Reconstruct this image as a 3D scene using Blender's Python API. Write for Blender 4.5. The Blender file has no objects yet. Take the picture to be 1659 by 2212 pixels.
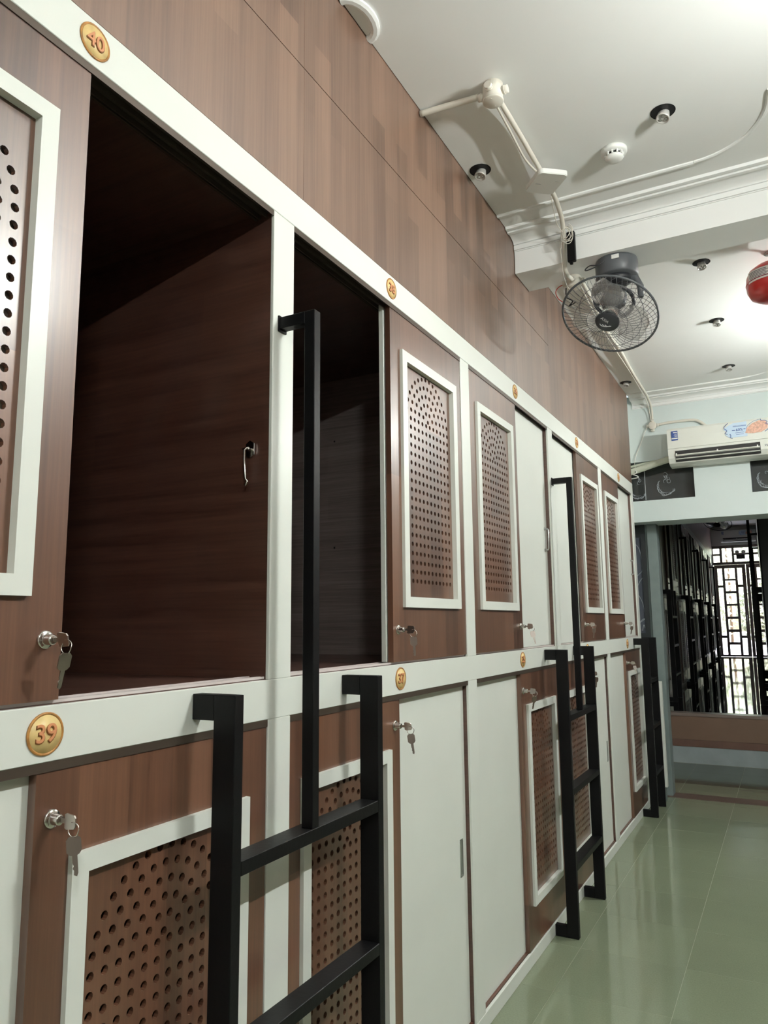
import bpy, bmesh, math, random
from mathutils import Vector, Matrix
from mathutils.geometry import delaunay_2d_cdt
random.seed(7)
SC = bpy.context.scene
COL = SC.collection
PI = math.pi

# ------------------------------------------------------------------ camera
cam_d = bpy.data.cameras.new('camera'); cam = bpy.data.objects.new('camera', cam_d); COL.objects.link(cam)
SC.camera = cam
cam_d.sensor_fit = 'HORIZONTAL'; cam_d.sensor_width = 36.0
cam_d.lens = 1612.35 * 36.0 / 1659.0
cam_d.clip_start = 0.02; cam_d.clip_end = 300
yaw, pitch, roll = math.radians(-28.136), math.radians(8.442), math.radians(-0.560)
fw = Vector((math.sin(yaw)*math.cos(pitch), math.cos(yaw)*math.cos(pitch), math.sin(pitch)))
rt = Vector((math.cos(yaw), -math.sin(yaw), 0)); up = rt.cross(fw)
r2 = rt*math.cos(roll) + up*math.sin(roll); u2 = -rt*math.sin(roll) + up*math.cos(roll)
m = Matrix.Identity(4)
for i in range(3):
    m[i][0] = r2[i]; m[i][1] = u2[i]; m[i][2] = -fw[i]
m.translation = Vector((1.0711, 0.0, 1.45))
cam.matrix_world = m

# ------------------------------------------------------------------ world, lights, exposure
SC.view_settings.view_transform = 'Standard'; SC.view_settings.look = 'None'
SC.view_settings.gamma = 1.0; SC.view_settings.use_curve_mapping = False
SC.view_settings.exposure = 0.20
W = bpy.data.worlds.new('world'); SC.world = W; W.use_nodes = True
wn = W.node_tree.nodes; wl = W.node_tree.links; wn.clear()
wo = wn.new('ShaderNodeOutputWorld'); wb = wn.new('ShaderNodeBackground'); sk = wn.new('ShaderNodeTexSky')
sk.sky_type = 'NISHITA'; sk.sun_disc = False; sk.sun_elevation = math.radians(50); sk.sun_rotation = math.radians(120)
sk.air_density = 1.5; sk.dust_density = 3.0
wb.inputs['Strength'].default_value = 1.5
wl.new(sk.outputs[0], wb.inputs['Color']); wl.new(wb.outputs[0], wo.inputs['Surface'])

# short LED tubes high on the right wall, right of the picture (built further down)
LAMPS = [(1.98, 1.90, 2.95, 0.4, 900), (1.98, 5.05, 2.95, 0.4, 1000), (1.98, -0.85, 2.95, 0.4, 820)]     # x, y, z, length, strength of the glowing tube

# ------------------------------------------------------------------ materials
def mat(name, color, rough=0.5, metal=0.0, coat=0.0, spec=0.5, trans=0.0, emit=None, noise=0.0, nscale=8.0, bump=0.0, bscale=200.0, ior=1.45):
    M = bpy.data.materials.new(name); M.use_nodes = True
    nt = M.node_tree; b = nt.nodes['Principled BSDF']
    b.inputs['Base Color'].default_value = (*color, 1); b.inputs['Roughness'].default_value = rough
    b.inputs['Metallic'].default_value = metal; b.inputs['Coat Weight'].default_value = coat
    b.inputs['Coat Roughness'].default_value = 0.12
    b.inputs['Specular IOR Level'].default_value = spec; b.inputs['Transmission Weight'].default_value = trans
    b.inputs['IOR'].default_value = ior
    if emit:
        b.inputs['Emission Color'].default_value = (*emit[0], 1); b.inputs['Emission Strength'].default_value = emit[1]
    tc = nt.nodes.new('ShaderNodeTexCoord')
    if noise:
        n = nt.nodes.new('ShaderNodeTexNoise'); n.inputs['Scale'].default_value = nscale; n.inputs['Detail'].default_value = 5
        r = nt.nodes.new('ShaderNodeMapRange'); r.inputs['To Min'].default_value = 1-noise; r.inputs['To Max'].default_value = 1+noise
        r.inputs['From Min'].default_value = 0.3; r.inputs['From Max'].default_value = 0.7
        v = nt.nodes.new('ShaderNodeVectorMath'); v.operation = 'SCALE'; v.inputs[0].default_value = color
        nt.links.new(tc.outputs['Object'], n.inputs['Vector']); nt.links.new(n.outputs['Fac'], r.inputs['Value'])
        nt.links.new(r.outputs[0], v.inputs['Scale']); nt.links.new(v.outputs[0], b.inputs['Base Color'])
    if bump:
        n2 = nt.nodes.new('ShaderNodeTexNoise'); n2.inputs['Scale'].default_value = bscale; n2.inputs['Detail'].default_value = 3
        bp = nt.nodes.new('ShaderNodeBump'); bp.inputs['Strength'].default_value = bump; bp.inputs['Distance'].default_value = 0.002
        nt.links.new(tc.outputs['Object'], n2.inputs['Vector']); nt.links.new(n2.outputs['Fac'], bp.inputs['Height'])
        nt.links.new(bp.outputs[0], b.inputs['Normal'])
    return M

def wood(name, dark, light, grain='Z', band=0.11, rough=0.33, coat=0.35, smudge=0.0, bandmix=0.35, rnd=True, coatr=0.35):
    """laminate with wood print: fine streaks along the grain, broad bands of slightly different tone"""
    M = bpy.data.materials.new(name); M.use_nodes = True
    nt = M.node_tree; b = nt.nodes['Principled BSDF']; N = nt.nodes.new; Lk = nt.links.new
    b.inputs['Roughness'].default_value = rough; b.inputs['Coat Weight'].default_value = coat; b.inputs['Coat Roughness'].default_value = coatr
    tc = N('ShaderNodeTexCoord'); src = tc.outputs['Object']
    if rnd:
        oi = N('ShaderNodeObjectInfo'); sc = N('ShaderNodeVectorMath'); sc.operation = 'SCALE'; sc.inputs['Scale'].default_value = 7.31
        Lk(oi.outputs['Location'], sc.inputs[0]); ad = N('ShaderNodeVectorMath'); ad.operation = 'ADD'
        Lk(src, ad.inputs[0]); Lk(sc.outputs[0], ad.inputs[1]); src = ad.outputs[0]
    mp = N('ShaderNodeMapping'); Lk(src, mp.inputs['Vector'])
    if grain == 'Z': mp.inputs['Scale'].default_value = (1, 1, 0.022)
    if grain == 'X': mp.inputs['Scale'].default_value = (0.03, 1, 1)
    if grain == 'Y': mp.inputs['Scale'].default_value = (1, 0.03, 1)
    n1 = N('ShaderNodeTexNoise'); n1.inputs['Scale'].default_value = 130; n1.inputs['Detail'].default_value = 6; n1.inputs['Roughness'].default_value = 0.65
    n2 = N('ShaderNodeTexNoise'); n2.inputs['Scale'].default_value = 26; n2.inputs['Detail'].default_value = 3; n2.inputs['Distortion'].default_value = 0.6
    Lk(mp.outputs[0], n1.inputs['Vector']); Lk(mp.outputs[0], n2.inputs['Vector'])
    # bands: narrow print strips, each cut into lengths
    mb = N('ShaderNodeMapping'); Lk(src, mb.inputs['Vector'])
    if grain == 'Z': mb.inputs['Rotation'].default_value = (PI/2, 0, PI/2)
    br = N('ShaderNodeTexBrick'); br.inputs['Scale'].default_value = 1.0; br.inputs['Mortar Size'].default_value = 0.0
    br.inputs['Brick Width'].default_value = 0.62; br.inputs['Row Height'].default_value = band; br.offset = 0.37; br.offset_frequency = 2
    br.inputs['Color1'].default_value = (0, 0, 0, 1); br.inputs['Color2'].default_value = (1, 1, 1, 1)
    sep = N('ShaderNodeSeparateXYZ'); cmb = N('ShaderNodeCombineXYZ'); Lk(src, sep.inputs[0])
    a, c = {'Z': ('Z', 'Y'), 'X': ('X', 'Z'), 'Y': ('Y', 'X')}[grain]
    Lk(sep.outputs[a], cmb.inputs['X']); Lk(sep.outputs[c], cmb.inputs['Y']); Lk(cmb.outputs[0], br.inputs['Vector'])
    m1 = N('ShaderNodeMix'); m1.data_type = 'FLOAT'; m1.inputs[0].default_value = 0.45
    Lk(n1.outputs['Fac'], m1.inputs[2]); Lk(n2.outputs['Fac'], m1.inputs[3])
    m2 = N('ShaderNodeMix'); m2.data_type = 'FLOAT'; m2.inputs[0].default_value = bandmix
    Lk(m1.outputs[0], m2.inputs[2]); Lk(br.outputs['Color'], m2.inputs[3])
    cr = N('ShaderNodeValToRGB'); cr.color_ramp.elements[0].position = 0.30; cr.color_ramp.elements[1].position = 0.66
    cr.color_ramp.elements[0].color = (*dark, 1); cr.color_ramp.elements[1].color = (*light, 1)
    Lk(m2.outputs[0], cr.inputs['Fac']); Lk(cr.outputs['Color'], b.inputs['Base Color'])
    bp = N('ShaderNodeBump'); bp.inputs['Strength'].default_value = 0.12; bp.inputs['Distance'].default_value = 0.0006
    Lk(n1.outputs['Fac'], bp.inputs['Height']); Lk(bp.outputs[0], b.inputs['Normal'])
    if smudge:
        n3 = N('ShaderNodeTexNoise'); n3.inputs['Scale'].default_value = 3.2; n3.inputs['Detail'].default_value = 4; n3.inputs['Distortion'].default_value = 1.5
        Lk(src, n3.inputs['Vector']); mr = N('ShaderNodeMapRange'); mr.inputs['From Min'].default_value = 0.42; mr.inputs['From Max'].default_value = 0.66
        mr.inputs['To Min'].default_value = rough; mr.inputs['To Max'].default_value = rough+smudge
        Lk(n3.outputs['Fac'], mr.inputs['Value']); Lk(mr.outputs[0], b.inputs['Roughness'])
    return M

M = {}
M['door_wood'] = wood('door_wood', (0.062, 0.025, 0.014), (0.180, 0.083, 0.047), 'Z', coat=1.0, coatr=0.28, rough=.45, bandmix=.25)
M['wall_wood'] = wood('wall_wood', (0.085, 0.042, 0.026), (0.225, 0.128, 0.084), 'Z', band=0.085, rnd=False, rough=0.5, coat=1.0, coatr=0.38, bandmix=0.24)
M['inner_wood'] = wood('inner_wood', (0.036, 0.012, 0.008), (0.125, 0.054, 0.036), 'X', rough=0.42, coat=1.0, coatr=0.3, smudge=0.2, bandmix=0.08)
M['dusty_sheen_wood'] = wood('dusty_sheen_inner_wood', (0.105, 0.078, 0.068), (0.27, 0.22, 0.205), 'X', rough=0.5, coat=0.6, coatr=0.45, smudge=0.2, bandmix=0.05)  # inner wood greyed and lightened: partition's light sheen painted in with its dust
M['sill_wood'] = wood('sill_wood', (0.07, 0.022, 0.014), (0.16, 0.065, 0.042), 'Y', bandmix=0.1)
M['white'] = mat('white_laminate', (0.76, 0.79, 0.735), rough=0.34, spec=0.5, noise=0.025, nscale=3)
M['track'] = mat('track_dark', (0.09, 0.07, 0.055), rough=0.35, metal=0.4)
M['trackwhite'] = mat('track_white', (0.62, 0.56, 0.54), rough=0.4)
M['ceiling'] = mat('ceiling_paint', (0.86, 0.87, 0.855), rough=0.75, noise=0.02, nscale=1.5, bump=0.05, bscale=40)
M['wallpaint'] = mat('pale_wall_paint', (0.66, 0.74, 0.73), rough=0.55, noise=0.03, nscale=2.0)
M['cream'] = mat('cream_wall_paint', (0.74, 0.75, 0.70), rough=0.7, noise=0.03, nscale=2)
M['greygreen'] = mat('grey_green_paint', (0.21, 0.26, 0.255), rough=0.5, noise=0.06, nscale=12)
M['darkframe'] = mat('dark_frame', (0.03, 0.034, 0.036), rough=0.45)
M['black'] = mat('black_paint', (0.006, 0.006, 0.0065), rough=0.42, spec=0.2, bump=0.15, bscale=90)
M['blackhole'] = mat('black_cup', (0.006, 0.006, 0.007), rough=0.6)
M['chrome'] = mat('chrome', (0.72, 0.69, 0.66), rough=0.18, metal=1.0)
M['nickel'] = mat('nickel', (0.55, 0.5, 0.46), rough=0.28, metal=1.0)
M['alu'] = mat('brushed_alu', (0.5, 0.51, 0.5), rough=0.35, metal=1.0)
M['plastic'] = mat('cream_plastic', (0.72, 0.69, 0.61), rough=0.45)
M['wplastic'] = mat('white_plastic', (0.80, 0.81, 0.78), rough=0.35)
M['bulb'] = mat('bulb_silver', (0.62, 0.61, 0.58), rough=0.3, metal=0.3)
M['ac'] = mat('ac_shell', (0.74, 0.76, 0.70), rough=0.38)
M['slot'] = mat('vent_dark', (0.025, 0.025, 0.025), rough=0.6)
M['fan'] = mat('fan_grey', (0.105, 0.115, 0.125), rough=0.42)
M['fandark'] = mat('fan_dark', (0.035, 0.038, 0.043), rough=0.4)
M['wire'] = mat('cage_wire', (0.16, 0.165, 0.18), rough=0.35, metal=0.5)
M['logo'] = mat('pale_print', (0.62, 0.63, 0.63), rough=0.5)
M['red'] = mat('red_gloss', (0.46, 0.022, 0.018), rough=0.3, coat=0.4)
M['redwire'] = mat('red_wire', (0.5, 0.05, 0.03), rough=0.5)
M['paper'] = mat('paper_label', (0.72, 0.66, 0.62), rough=0.6)
M['ink'] = mat('ink', (0.05, 0.05, 0.07), rough=0.6)
M['blue'] = mat('blue_print', (0.05, 0.10, 0.32), rough=0.45)
M['sky'] = mat('pale_blue_print', (0.56, 0.70, 0.84), rough=0.45)
M['pink'] = mat('skin_tone_print', (0.68, 0.42, 0.32), rough=0.5, noise=0.3, nscale=60)
M['gold'] = mat('badge_gold', (0.80, 0.60, 0.26), rough=0.35, noise=0.12, nscale=40)
M['goldrim'] = mat('badge_rim', (0.42, 0.20, 0.055), rough=0.35, noise=0.3, nscale=60)
M['digit'] = mat('badge_digit', (0.66, 0.29, 0.14), rough=0.35)
M['digitsh'] = mat('badge_digit_edge', (0.22, 0.08, 0.02), rough=0.5)
M['bladegrey'] = mat('fan_blade', (0.97, 0.96, 0.95), rough=0.12, trans=0.92, ior=1.15)
M['glass'] = mat('tinted_glass', (0.10, 0.11, 0.11), rough=0.06, trans=0.55, spec=0.6)
M['clear'] = mat('window_glass', (1, 1, 1), rough=0.0, trans=1.0, ior=1.01)
M['etch'] = mat('etched_white', (0.36, 0.39, 0.42), rough=0.6)
M['etchfill'] = mat('etched_blue_grey', (0.085, 0.095, 0.12), rough=0.35)
M['threshold'] = mat('brown_strip', (0.13, 0.088, 0.07), rough=0.35, noise=0.08, nscale=10)
M['rbrown'] = mat('riser_brown', (0.26, 0.165, 0.115), rough=0.4, noise=0.05, nscale=6)
M['rpink'] = mat('riser_pink', (0.20, 0.115, 0.088), rough=0.4, noise=0.08, nscale=8)
M['rlip'] = mat('riser_lip', (0.32, 0.25, 0.22), rough=0.3)
M['rwhite'] = mat('riser_grey_paint', (0.42, 0.48, 0.49), rough=0.5, noise=0.12, nscale=5)
M['endframe'] = mat('brown_metal', (0.30, 0.255, 0.225), rough=0.4)
M['leaf'] = mat('leaf_green', (0.44, 0.50, 0.36), rough=0.5, noise=0.35, nscale=1.3)
M['leaf2'] = mat('leaf_yellow', (0.54, 0.56, 0.42), rough=0.5, noise=0.3, nscale=2)
M['bark'] = mat('bark', (0.12, 0.08, 0.05), rough=0.9)
M['concrete'] = mat('yard_concrete', (0.62, 0.56, 0.54), rough=0.8, noise=0.1, nscale=2)
M['granite'] = mat('black_granite', (0.012, 0.011, 0.012), rough=0.035, spec=0.8, noise=0.3, nscale=80, bump=0.012, bscale=5)
M['pinkwall'] = wood('far_wall_wood', (0.16, 0.10, 0.085), (0.30, 0.21, 0.18), 'Z', rnd=False, rough=0.4, bandmix=0.2)
M['grout'] = mat('grout', (0.27, 0.30, 0.21), rough=0.5)
M['foam'] = mat('pipe_wrap', (0.52, 0.55, 0.45), rough=0.8, bump=0.4, bscale=60)

def tile_mat(c0=(0.225, 0.262, 0.175)):
    Mt = mat('green_floor_tile', c0, rough=0.13, spec=0.75, ior=1.55)
    nt = Mt.node_tree; b = nt.nodes['Principled BSDF']; N = nt.nodes.new; Lk = nt.links.new
    tc = N('ShaderNodeTexCoord'); oi = N('ShaderNodeObjectInfo')
    ad = N('ShaderNodeVectorMath'); ad.operation = 'ADD'; Lk(tc.outputs['Object'], ad.inputs[0]); Lk(oi.outputs['Location'], ad.inputs[1])
    n = N('ShaderNodeTexNoise'); n.inputs['Scale'].default_value = 160; n.inputs['Detail'].default_value = 2
    n2 = N('ShaderNodeTexNoise'); n2.inputs['Scale'].default_value = 2.2; n2.inputs['Detail'].default_value = 4
    Lk(ad.outputs[0], n.inputs['Vector']); Lk(ad.outputs[0], n2.inputs['Vector'])
    a1 = N('ShaderNodeMath'); a1.operation = 'MULTIPLY_ADD'; a1.inputs[1].default_value = 0.35; Lk(n.outputs['Fac'], a1.inputs[0])
    a2 = N('ShaderNodeMath'); a2.operation = 'MULTIPLY_ADD'; a2.inputs[1].default_value = 0.25; a2.inputs[2].default_value = 0.62; Lk(n2.outputs['Fac'], a2.inputs[0])
    Lk(a2.outputs[0], a1.inputs[2])
    a3 = N('ShaderNodeMath'); a3.operation = 'MULTIPLY_ADD'; a3.inputs[1].default_value = 0.07; Lk(oi.outputs['Random'], a3.inputs[0]); Lk(a1.outputs[0], a3.inputs[2])
    v = N('ShaderNodeVectorMath'); v.operation = 'SCALE'; v.inputs[0].default_value = c0; Lk(a3.outputs[0], v.inputs['Scale'])
    Lk(v.outputs[0], b.inputs['Base Color'])
    r = N('ShaderNodeMapRange'); r.inputs['To Min'].default_value = 0.05; r.inputs['To Max'].default_value = 0.13; Lk(n2.outputs['Fac'], r.inputs['Value']); Lk(r.outputs[0], b.inputs['Roughness'])
    n3 = N('ShaderNodeTexNoise'); n3.inputs['Scale'].default_value = 7; Lk(ad.outputs[0], n3.inputs['Vector'])
    bp = N('ShaderNodeBump'); bp.inputs['Strength'].default_value = 0.10; bp.inputs['Distance'].default_value = 0.006; Lk(n3.outputs['Fac'], bp.inputs['Height']); Lk(bp.outputs[0], b.inputs['Normal'])
    return Mt
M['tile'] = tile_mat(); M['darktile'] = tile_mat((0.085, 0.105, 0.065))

# ------------------------------------------------------------------ mesh helpers
class MB:
    def __init__(s): s.bm = bmesh.new()
    def box(s, x0, x1, y0, y1, z0, z1, bev=0.0, mi=0):
        t = bmesh.new(); bmesh.ops.create_cube(t, size=1)
        for v in t.verts: v.co = Vector(((x0+x1)/2+v.co.x*(x1-x0), (y0+y1)/2+v.co.y*(y1-y0), (z0+z1)/2+v.co.z*(z1-z0)))
        if bev: bmesh.ops.bevel(t, geom=t.edges[:], offset=bev, segments=1, affect='EDGES', profile=0.5)
        s._add(t, mi); return s
    def _add(s, t, mi=0, sm=False):
        vm = {}
        for v in t.verts: vm[v] = s.bm.verts.new(v.co)
        for f in t.faces:
            try:
                nf = s.bm.faces.new([vm[v] for v in f.verts]); nf.material_index = mi; nf.smooth = sm
            except ValueError: pass
        t.free()
    def cyl(s, p0, p1, r0, r1=None, n=16, mi=0, caps=True, sm=True):
        r1 = r0 if r1 is None else r1; p0 = Vector(p0); p1 = Vector(p1); d = (p1-p0).normalized()
        a = d.orthogonal().normalized(); b = d.cross(a); V = []
        for p, r in ((p0, r0), (p1, r1)):
            V.append([s.bm.verts.new(p+(a*math.cos(2*PI*i/n)+b*math.sin(2*PI*i/n))*r) for i in range(n)])
        for i in range(n):
            f = s.bm.faces.new((V[0][i], V[0][(i+1) % n], V[1][(i+1) % n], V[1][i])); f.material_index = mi; f.smooth = sm
        if caps:
            for k, ring in enumerate(V):
                f = s.bm.faces.new(ring if k else ring[::-1]); f.material_index = mi
        return s
    def tube(s, pts, r, n=8, mi=0, closed=False, caps=True):
        pts = [Vector(p) for p in pts]; m_ = len(pts); rings = []
        prev = None
        for i, p in enumerate(pts):
            if closed: d = (pts[(i+1) % m_]-pts[i-1]).normalized()
            else: d = (pts[min(i+1, m_-1)]-pts[max(i-1, 0)]).normalized()
            if prev is None: a = d.orthogonal().normalized()
            else:
                a = prev-d*prev.dot(d)
                a = a.normalized() if a.length > 1e-6 else d.orthogonal().normalized()
            prev = a; b = d.cross(a); rr = r[i] if isinstance(r, (list, tuple)) else r
            rings.append([s.bm.verts.new(p+(a*math.cos(2*PI*k/n)+b*math.sin(2*PI*k/n))*rr) for k in range(n)])
        for i in range(m_ if closed else m_-1):
            A, B = rings[i], rings[(i+1) % m_]
            for k in range(n):
                f = s.bm.faces.new((A[k], A[(k+1) % n], B[(k+1) % n], B[k])); f.smooth = True; f.material_index = mi
        if caps and not closed:
            s.bm.faces.new(rings[0][::-1]).material_index = mi; s.bm.faces.new(rings[-1]).material_index = mi
        return s
    def lathe(s, prof, n=24, origin=(0, 0, 0), axis='Z', mi=0):
        """prof: list of (r, h)"""
        o = Vector(origin); rings = []
        for r, h in prof:
            ring = []
            for i in range(n):
                c, q = math.cos(2*PI*i/n)*r, math.sin(2*PI*i/n)*r
                p = {'Z': (c, q, h), 'X': (h, c, q), 'Y': (c, h, q)}[axis]
                ring.append(s.bm.verts.new(o+Vector(p)))
            rings.append(ring)
        for A, B in zip(rings, rings[1:]):
            for i in range(n):
                f = s.bm.faces.new((A[i], A[(i+1) % n], B[(i+1) % n], B[i])); f.smooth = True; f.material_index = mi
        if prof[0][0] > 1e-5: s.bm.faces.new(rings[0][::-1]).material_index = mi
        if prof[-1][0] > 1e-5: s.bm.faces.new(rings[-1]).material_index = mi
        return s
    def prism(s, poly, axis, a0, a1, mi=0):
        """extrude a 2D polygon along an axis; poly coordinates are the two other axes in order"""
        def P(u, v, a): return {'X': (a, u, v), 'Y': (u, a, v), 'Z': (u, v, a)}[axis]
        A = [s.bm.verts.new(P(u, v, a0)) for u, v in poly]; B = [s.bm.verts.new(P(u, v, a1)) for u, v in poly]
        n = len(poly)
        for i in range(n): s.bm.faces.new((A[i], A[(i+1) % n], B[(i+1) % n], B[i])).material_index = mi
        s.bm.faces.new(A[::-1]).material_index = mi; s.bm.faces.new(B).material_index = mi
        return s
    def mesh(s, name, mats, xf=None, recalc=True):
        if recalc: bmesh.ops.recalc_face_normals(s.bm, faces=s.bm.faces[:])
        if xf is not None: s.bm.transform(xf)
        me = bpy.data.meshes.new(name); s.bm.to_mesh(me); s.bm.free()
        for q in (mats if isinstance(mats, (list, tuple)) else [mats]): me.materials.append(q)
        return me

def link(name, me, parent=None, loc=None):
    o = bpy.data.objects.new(name, me); COL.objects.link(o)
    if parent is not None: o.parent = parent
    if loc is not None: o.location = loc
    return o
def obj(name, mb, mats, parent=None, loc=None, xf=None): return link(name, mb.mesh(name, mats, xf), parent, loc)
def tag(o, label, cat, group=None, kind=None):
    o['label'] = label; o['category'] = cat
    if group: o['group'] = group
    if kind: o['kind'] = kind
    return o
def thing(name, label, cat, loc=(0, 0, 0), rz=0.0, group=None):
    o = bpy.data.objects.new(name, None); COL.objects.link(o); o.empty_display_size = 0.05
    o.location = loc; o.rotation_euler = (0, 0, rz); return tag(o, label, cat, group)
def struct(name, mb, mats, parent=None):
    o = obj(name, mb, mats, parent)
    if parent is None: o['kind'] = 'structure'
    return o
def copy_tree(o, parent=None):
    c = o.copy(); COL.objects.link(c)
    if parent is not None: c.parent = parent
    for ch in list(o.children): copy_tree(ch, c)
    return c
def dup(o, loc, rz=None, label=None, group=None):
    c = copy_tree(o); c.location = loc
    if rz is not None: c.rotation_euler = (0, 0, rz)
    if label: c['label'] = label
    if group: c['group'] = group
    elif 'group' in c and group == '': del c['group']
    return c

def holed_sheet(u0, u1, v0, v1, holes, th, seg=10, wall=None):
    """sheet in the (u, v) plane with round holes (cu, cv, r) cut right through; returns verts (u, v, w) and faces, front at w=0, back at w=-th"""
    co = [Vector((u0, v0)), Vector((u1, v0)), Vector((u1, v1)), Vector((u0, v1))]; ed = [(0, 1), (1, 2), (2, 3), (3, 0)]
    rings = []
    for cu, cv, r in holes:
        b = len(co); rings.append(list(range(b, b+seg)))
        co += [Vector((cu+r*math.cos(2*PI*(i+.5)/seg), cv+r*math.sin(2*PI*(i+.5)/seg))) for i in range(seg)]
        ed += [(b+i, b+(i+1) % seg) for i in range(seg)]
    vo, eo, fo, ov, oe, of = delaunay_2d_cdt(co, ed, [], 0, 1e-6)
    inv = {}
    for i, l in enumerate(ov):
        for k in l: inv[k] = i
    cell = 0.05; grid = {}
    for h in holes:
        for a in range(int((h[0]-h[2])//cell), int((h[0]+h[2])//cell)+1):
            for b in range(int((h[1]-h[2])//cell), int((h[1]+h[2])//cell)+1): grid.setdefault((a, b), []).append(h)
    F = []
    for f in fo:
        c = sum((vo[i] for i in f), Vector((0, 0)))/len(f)
        if any((c.x-h[0])**2+(c.y-h[1])**2 < (h[2]*.93)**2 for h in grid.get((int(c.x//cell), int(c.y//cell)), ())): continue
        F.append(tuple(f))
    n = len(vo); V = [(v.x, v.y, 0.0) for v in vo]+[(v.x, v.y, -th) for v in vo]
    faces = list(F)+[tuple(i+n for i in f[::-1]) for f in F]
    loops = rings+[[0, 1, 2, 3]]
    for rg in loops:
        q = [inv[i] for i in rg]
        for i in range(len(q)):
            a, b = q[i], q[(i+1) % len(q)]; faces.append((b, a, a+n, b+n) if rg is not loops[-1] else (a, b, b+n, a+n))
    return V, faces
def sheet_mesh(name, V, F, fn, mats):
    me = bpy.data.meshes.new(name); me.from_pydata([fn(*v) for v in V], [], F); me.update()
    bm = bmesh.new(); bm.from_mesh(me); bmesh.ops.recalc_face_normals(bm, faces=bm.faces[:]); bm.to_mesh(me); bm.free()
    for q in mats: me.materials.append(q)
    return me

def text_mesh(s, size, extrude, mats, bevel=0.0, align='CENTER'):
    c = bpy.data.curves.new('lettering', 'FONT'); c.body = s; c.size = size; c.extrude = extrude; c.bevel_depth = bevel
    c.align_x = align; c.align_y = 'CENTER'; c.resolution_u = 4
    o = bpy.data.objects.new('lettering', c); COL.objects.link(o)
    dg = bpy.context.evaluated_depsgraph_get(); dg.update()
    me = bpy.data.meshes.new_from_object(o.evaluated_get(dg)); bpy.data.objects.remove(o)
    me.materials.clear()
    for q in mats: me.materials.append(q)
    return me
# lettering frames: text faces +X (reader looks to -X; right is +Y) / faces -Y (right is +X)
XF_PX = Matrix(((0, 0, 1, 0), (1, 0, 0, 0), (0, 1, 0, 0), (0, 0, 0, 1)))
XF_NY = Matrix(((1, 0, 0, 0), (0, 0, -1, 0), (0, 1, 0, 0), (0, 0, 0, 1)))

# ================================================================== SHELL OF THE NEAR ROOM
CZ = 3.355; XR = 2.10; YB = -2.4; BAY = 1.229
posts = [0.20+BAY*k for k in range(-2, 6)]       # left edge of each post, width 0.088
PW = 0.088

# floor: slab with individual tiles
sl = MB(); sl.box(-2.3, XR+0.1, YB-0.1, 8.455, -0.12, -0.0006)
floor = struct('floor', sl, M['grout'])
def tile_meshes(mk='tile'):
    cache = {}
    def get(w, d):
        k = (round(w, 4), round(d, 4))
        if k not in cache:
            b = MB(); b.box(-w/2, w/2, -d/2, d/2, -0.0055, 0.0, 0.0003); cache[k] = b.mesh('tile', M[mk])
        return cache[k]
    return get
get_tile = tile_meshes(); P = 0.443
def lay(x0, x1, y0, y1):
    kx = math.floor((x0-0.578)/P)-1
    while 0.578+kx*P < x1:
        a, b = max(0.578+kx*P, x0), min(0.578+(kx+1)*P, x1); kx += 1
        if b-a < 0.03: continue
        ky = math.floor((y0-4.02)/P)-1
        while 4.02+ky*P < y1:
            c, d = max(4.02+ky*P, y0), min(4.02+(ky+1)*P, y1); ky += 1
            if d-c < 0.03: continue
            link('tile', get_tile(b-a-0.002, d-c-0.002), floor, ((a+b)/2, (c+d)/2, 0))
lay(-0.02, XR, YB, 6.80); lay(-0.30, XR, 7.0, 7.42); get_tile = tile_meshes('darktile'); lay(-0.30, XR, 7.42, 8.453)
struct('trim_1', MB().box(-0.30, XR, 6.802, 6.998, -0.0055, 0.0015, 0.0005), M['threshold'])

# walls
wr_ = struct('wall_right', MB().box(XR, XR+0.1, YB, 8.455, 0, CZ+0.5), M['door_wood'])
for z0, z1 in ((1.234, 1.322), (2.492, 2.586)): obj('rail', MB().box(XR-.008, XR-.0005, YB, 6.655, z0, z1, .001), M['white'], wr_)
for p in range(7): obj('post', MB().box(XR-.007, XR-.0005, -1.03+1.229*p, -.942+1.229*p, 1.323, 2.491, .001).box(XR-.007, XR-.0005, -1.03+1.229*p, -.942+1.229*p, .092, 1.233, .001), M['white'], wr_)
struct('wall_back', MB().box(-2.3, XR+0.1, YB-0.1, YB, 0, CZ+0.5), M['cream'])
struct('baseboard_right', MB().box(XR-0.012, XR, YB, 8.45, 0.001, 0.09, 0.002), M['white'])
# upper left wall: laminate boards
wl_ = struct('wall_left', MB().box(-0.06, -0.018, -2.2, 6.43, 2.588, CZ+0.03), M['wall_wood'])
G = 0.0004
for (y0, y1, z0, z1) in ((-2.2, -0.88, 2.588, 2.984), (-0.88, 1.56, 2.588, 2.984), (1.56, 3.985, 2.588, 2.984),
                         (-2.2, -0.88, 2.986, CZ+.03), (-0.88, 1.56, 2.986, CZ+.03), (1.56, 3.42, 2.986, CZ+.03),
                         (3.42, 3.65, 2.986, 3.17), (3.65, 3.985, 2.986, CZ+.03), (3.985, 6.43, 2.588, CZ+.03)):
    obj('panel', MB().box(-0.018, -0.002, y0+G, y1-G, z0+G*.6, z1-G*.6, 0.0003), M['wall_wood'], wl_)
# stretch of wall closing the end of the bunk block
struct('wall_left_end', MB().box(-2.3, -0.05, 6.436, 6.66, 0, CZ), M['cream'])
struct('wall_pod_back', MB().box(-2.35, -2.25, YB, 6.66, 0, CZ), M['cream'])

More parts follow.
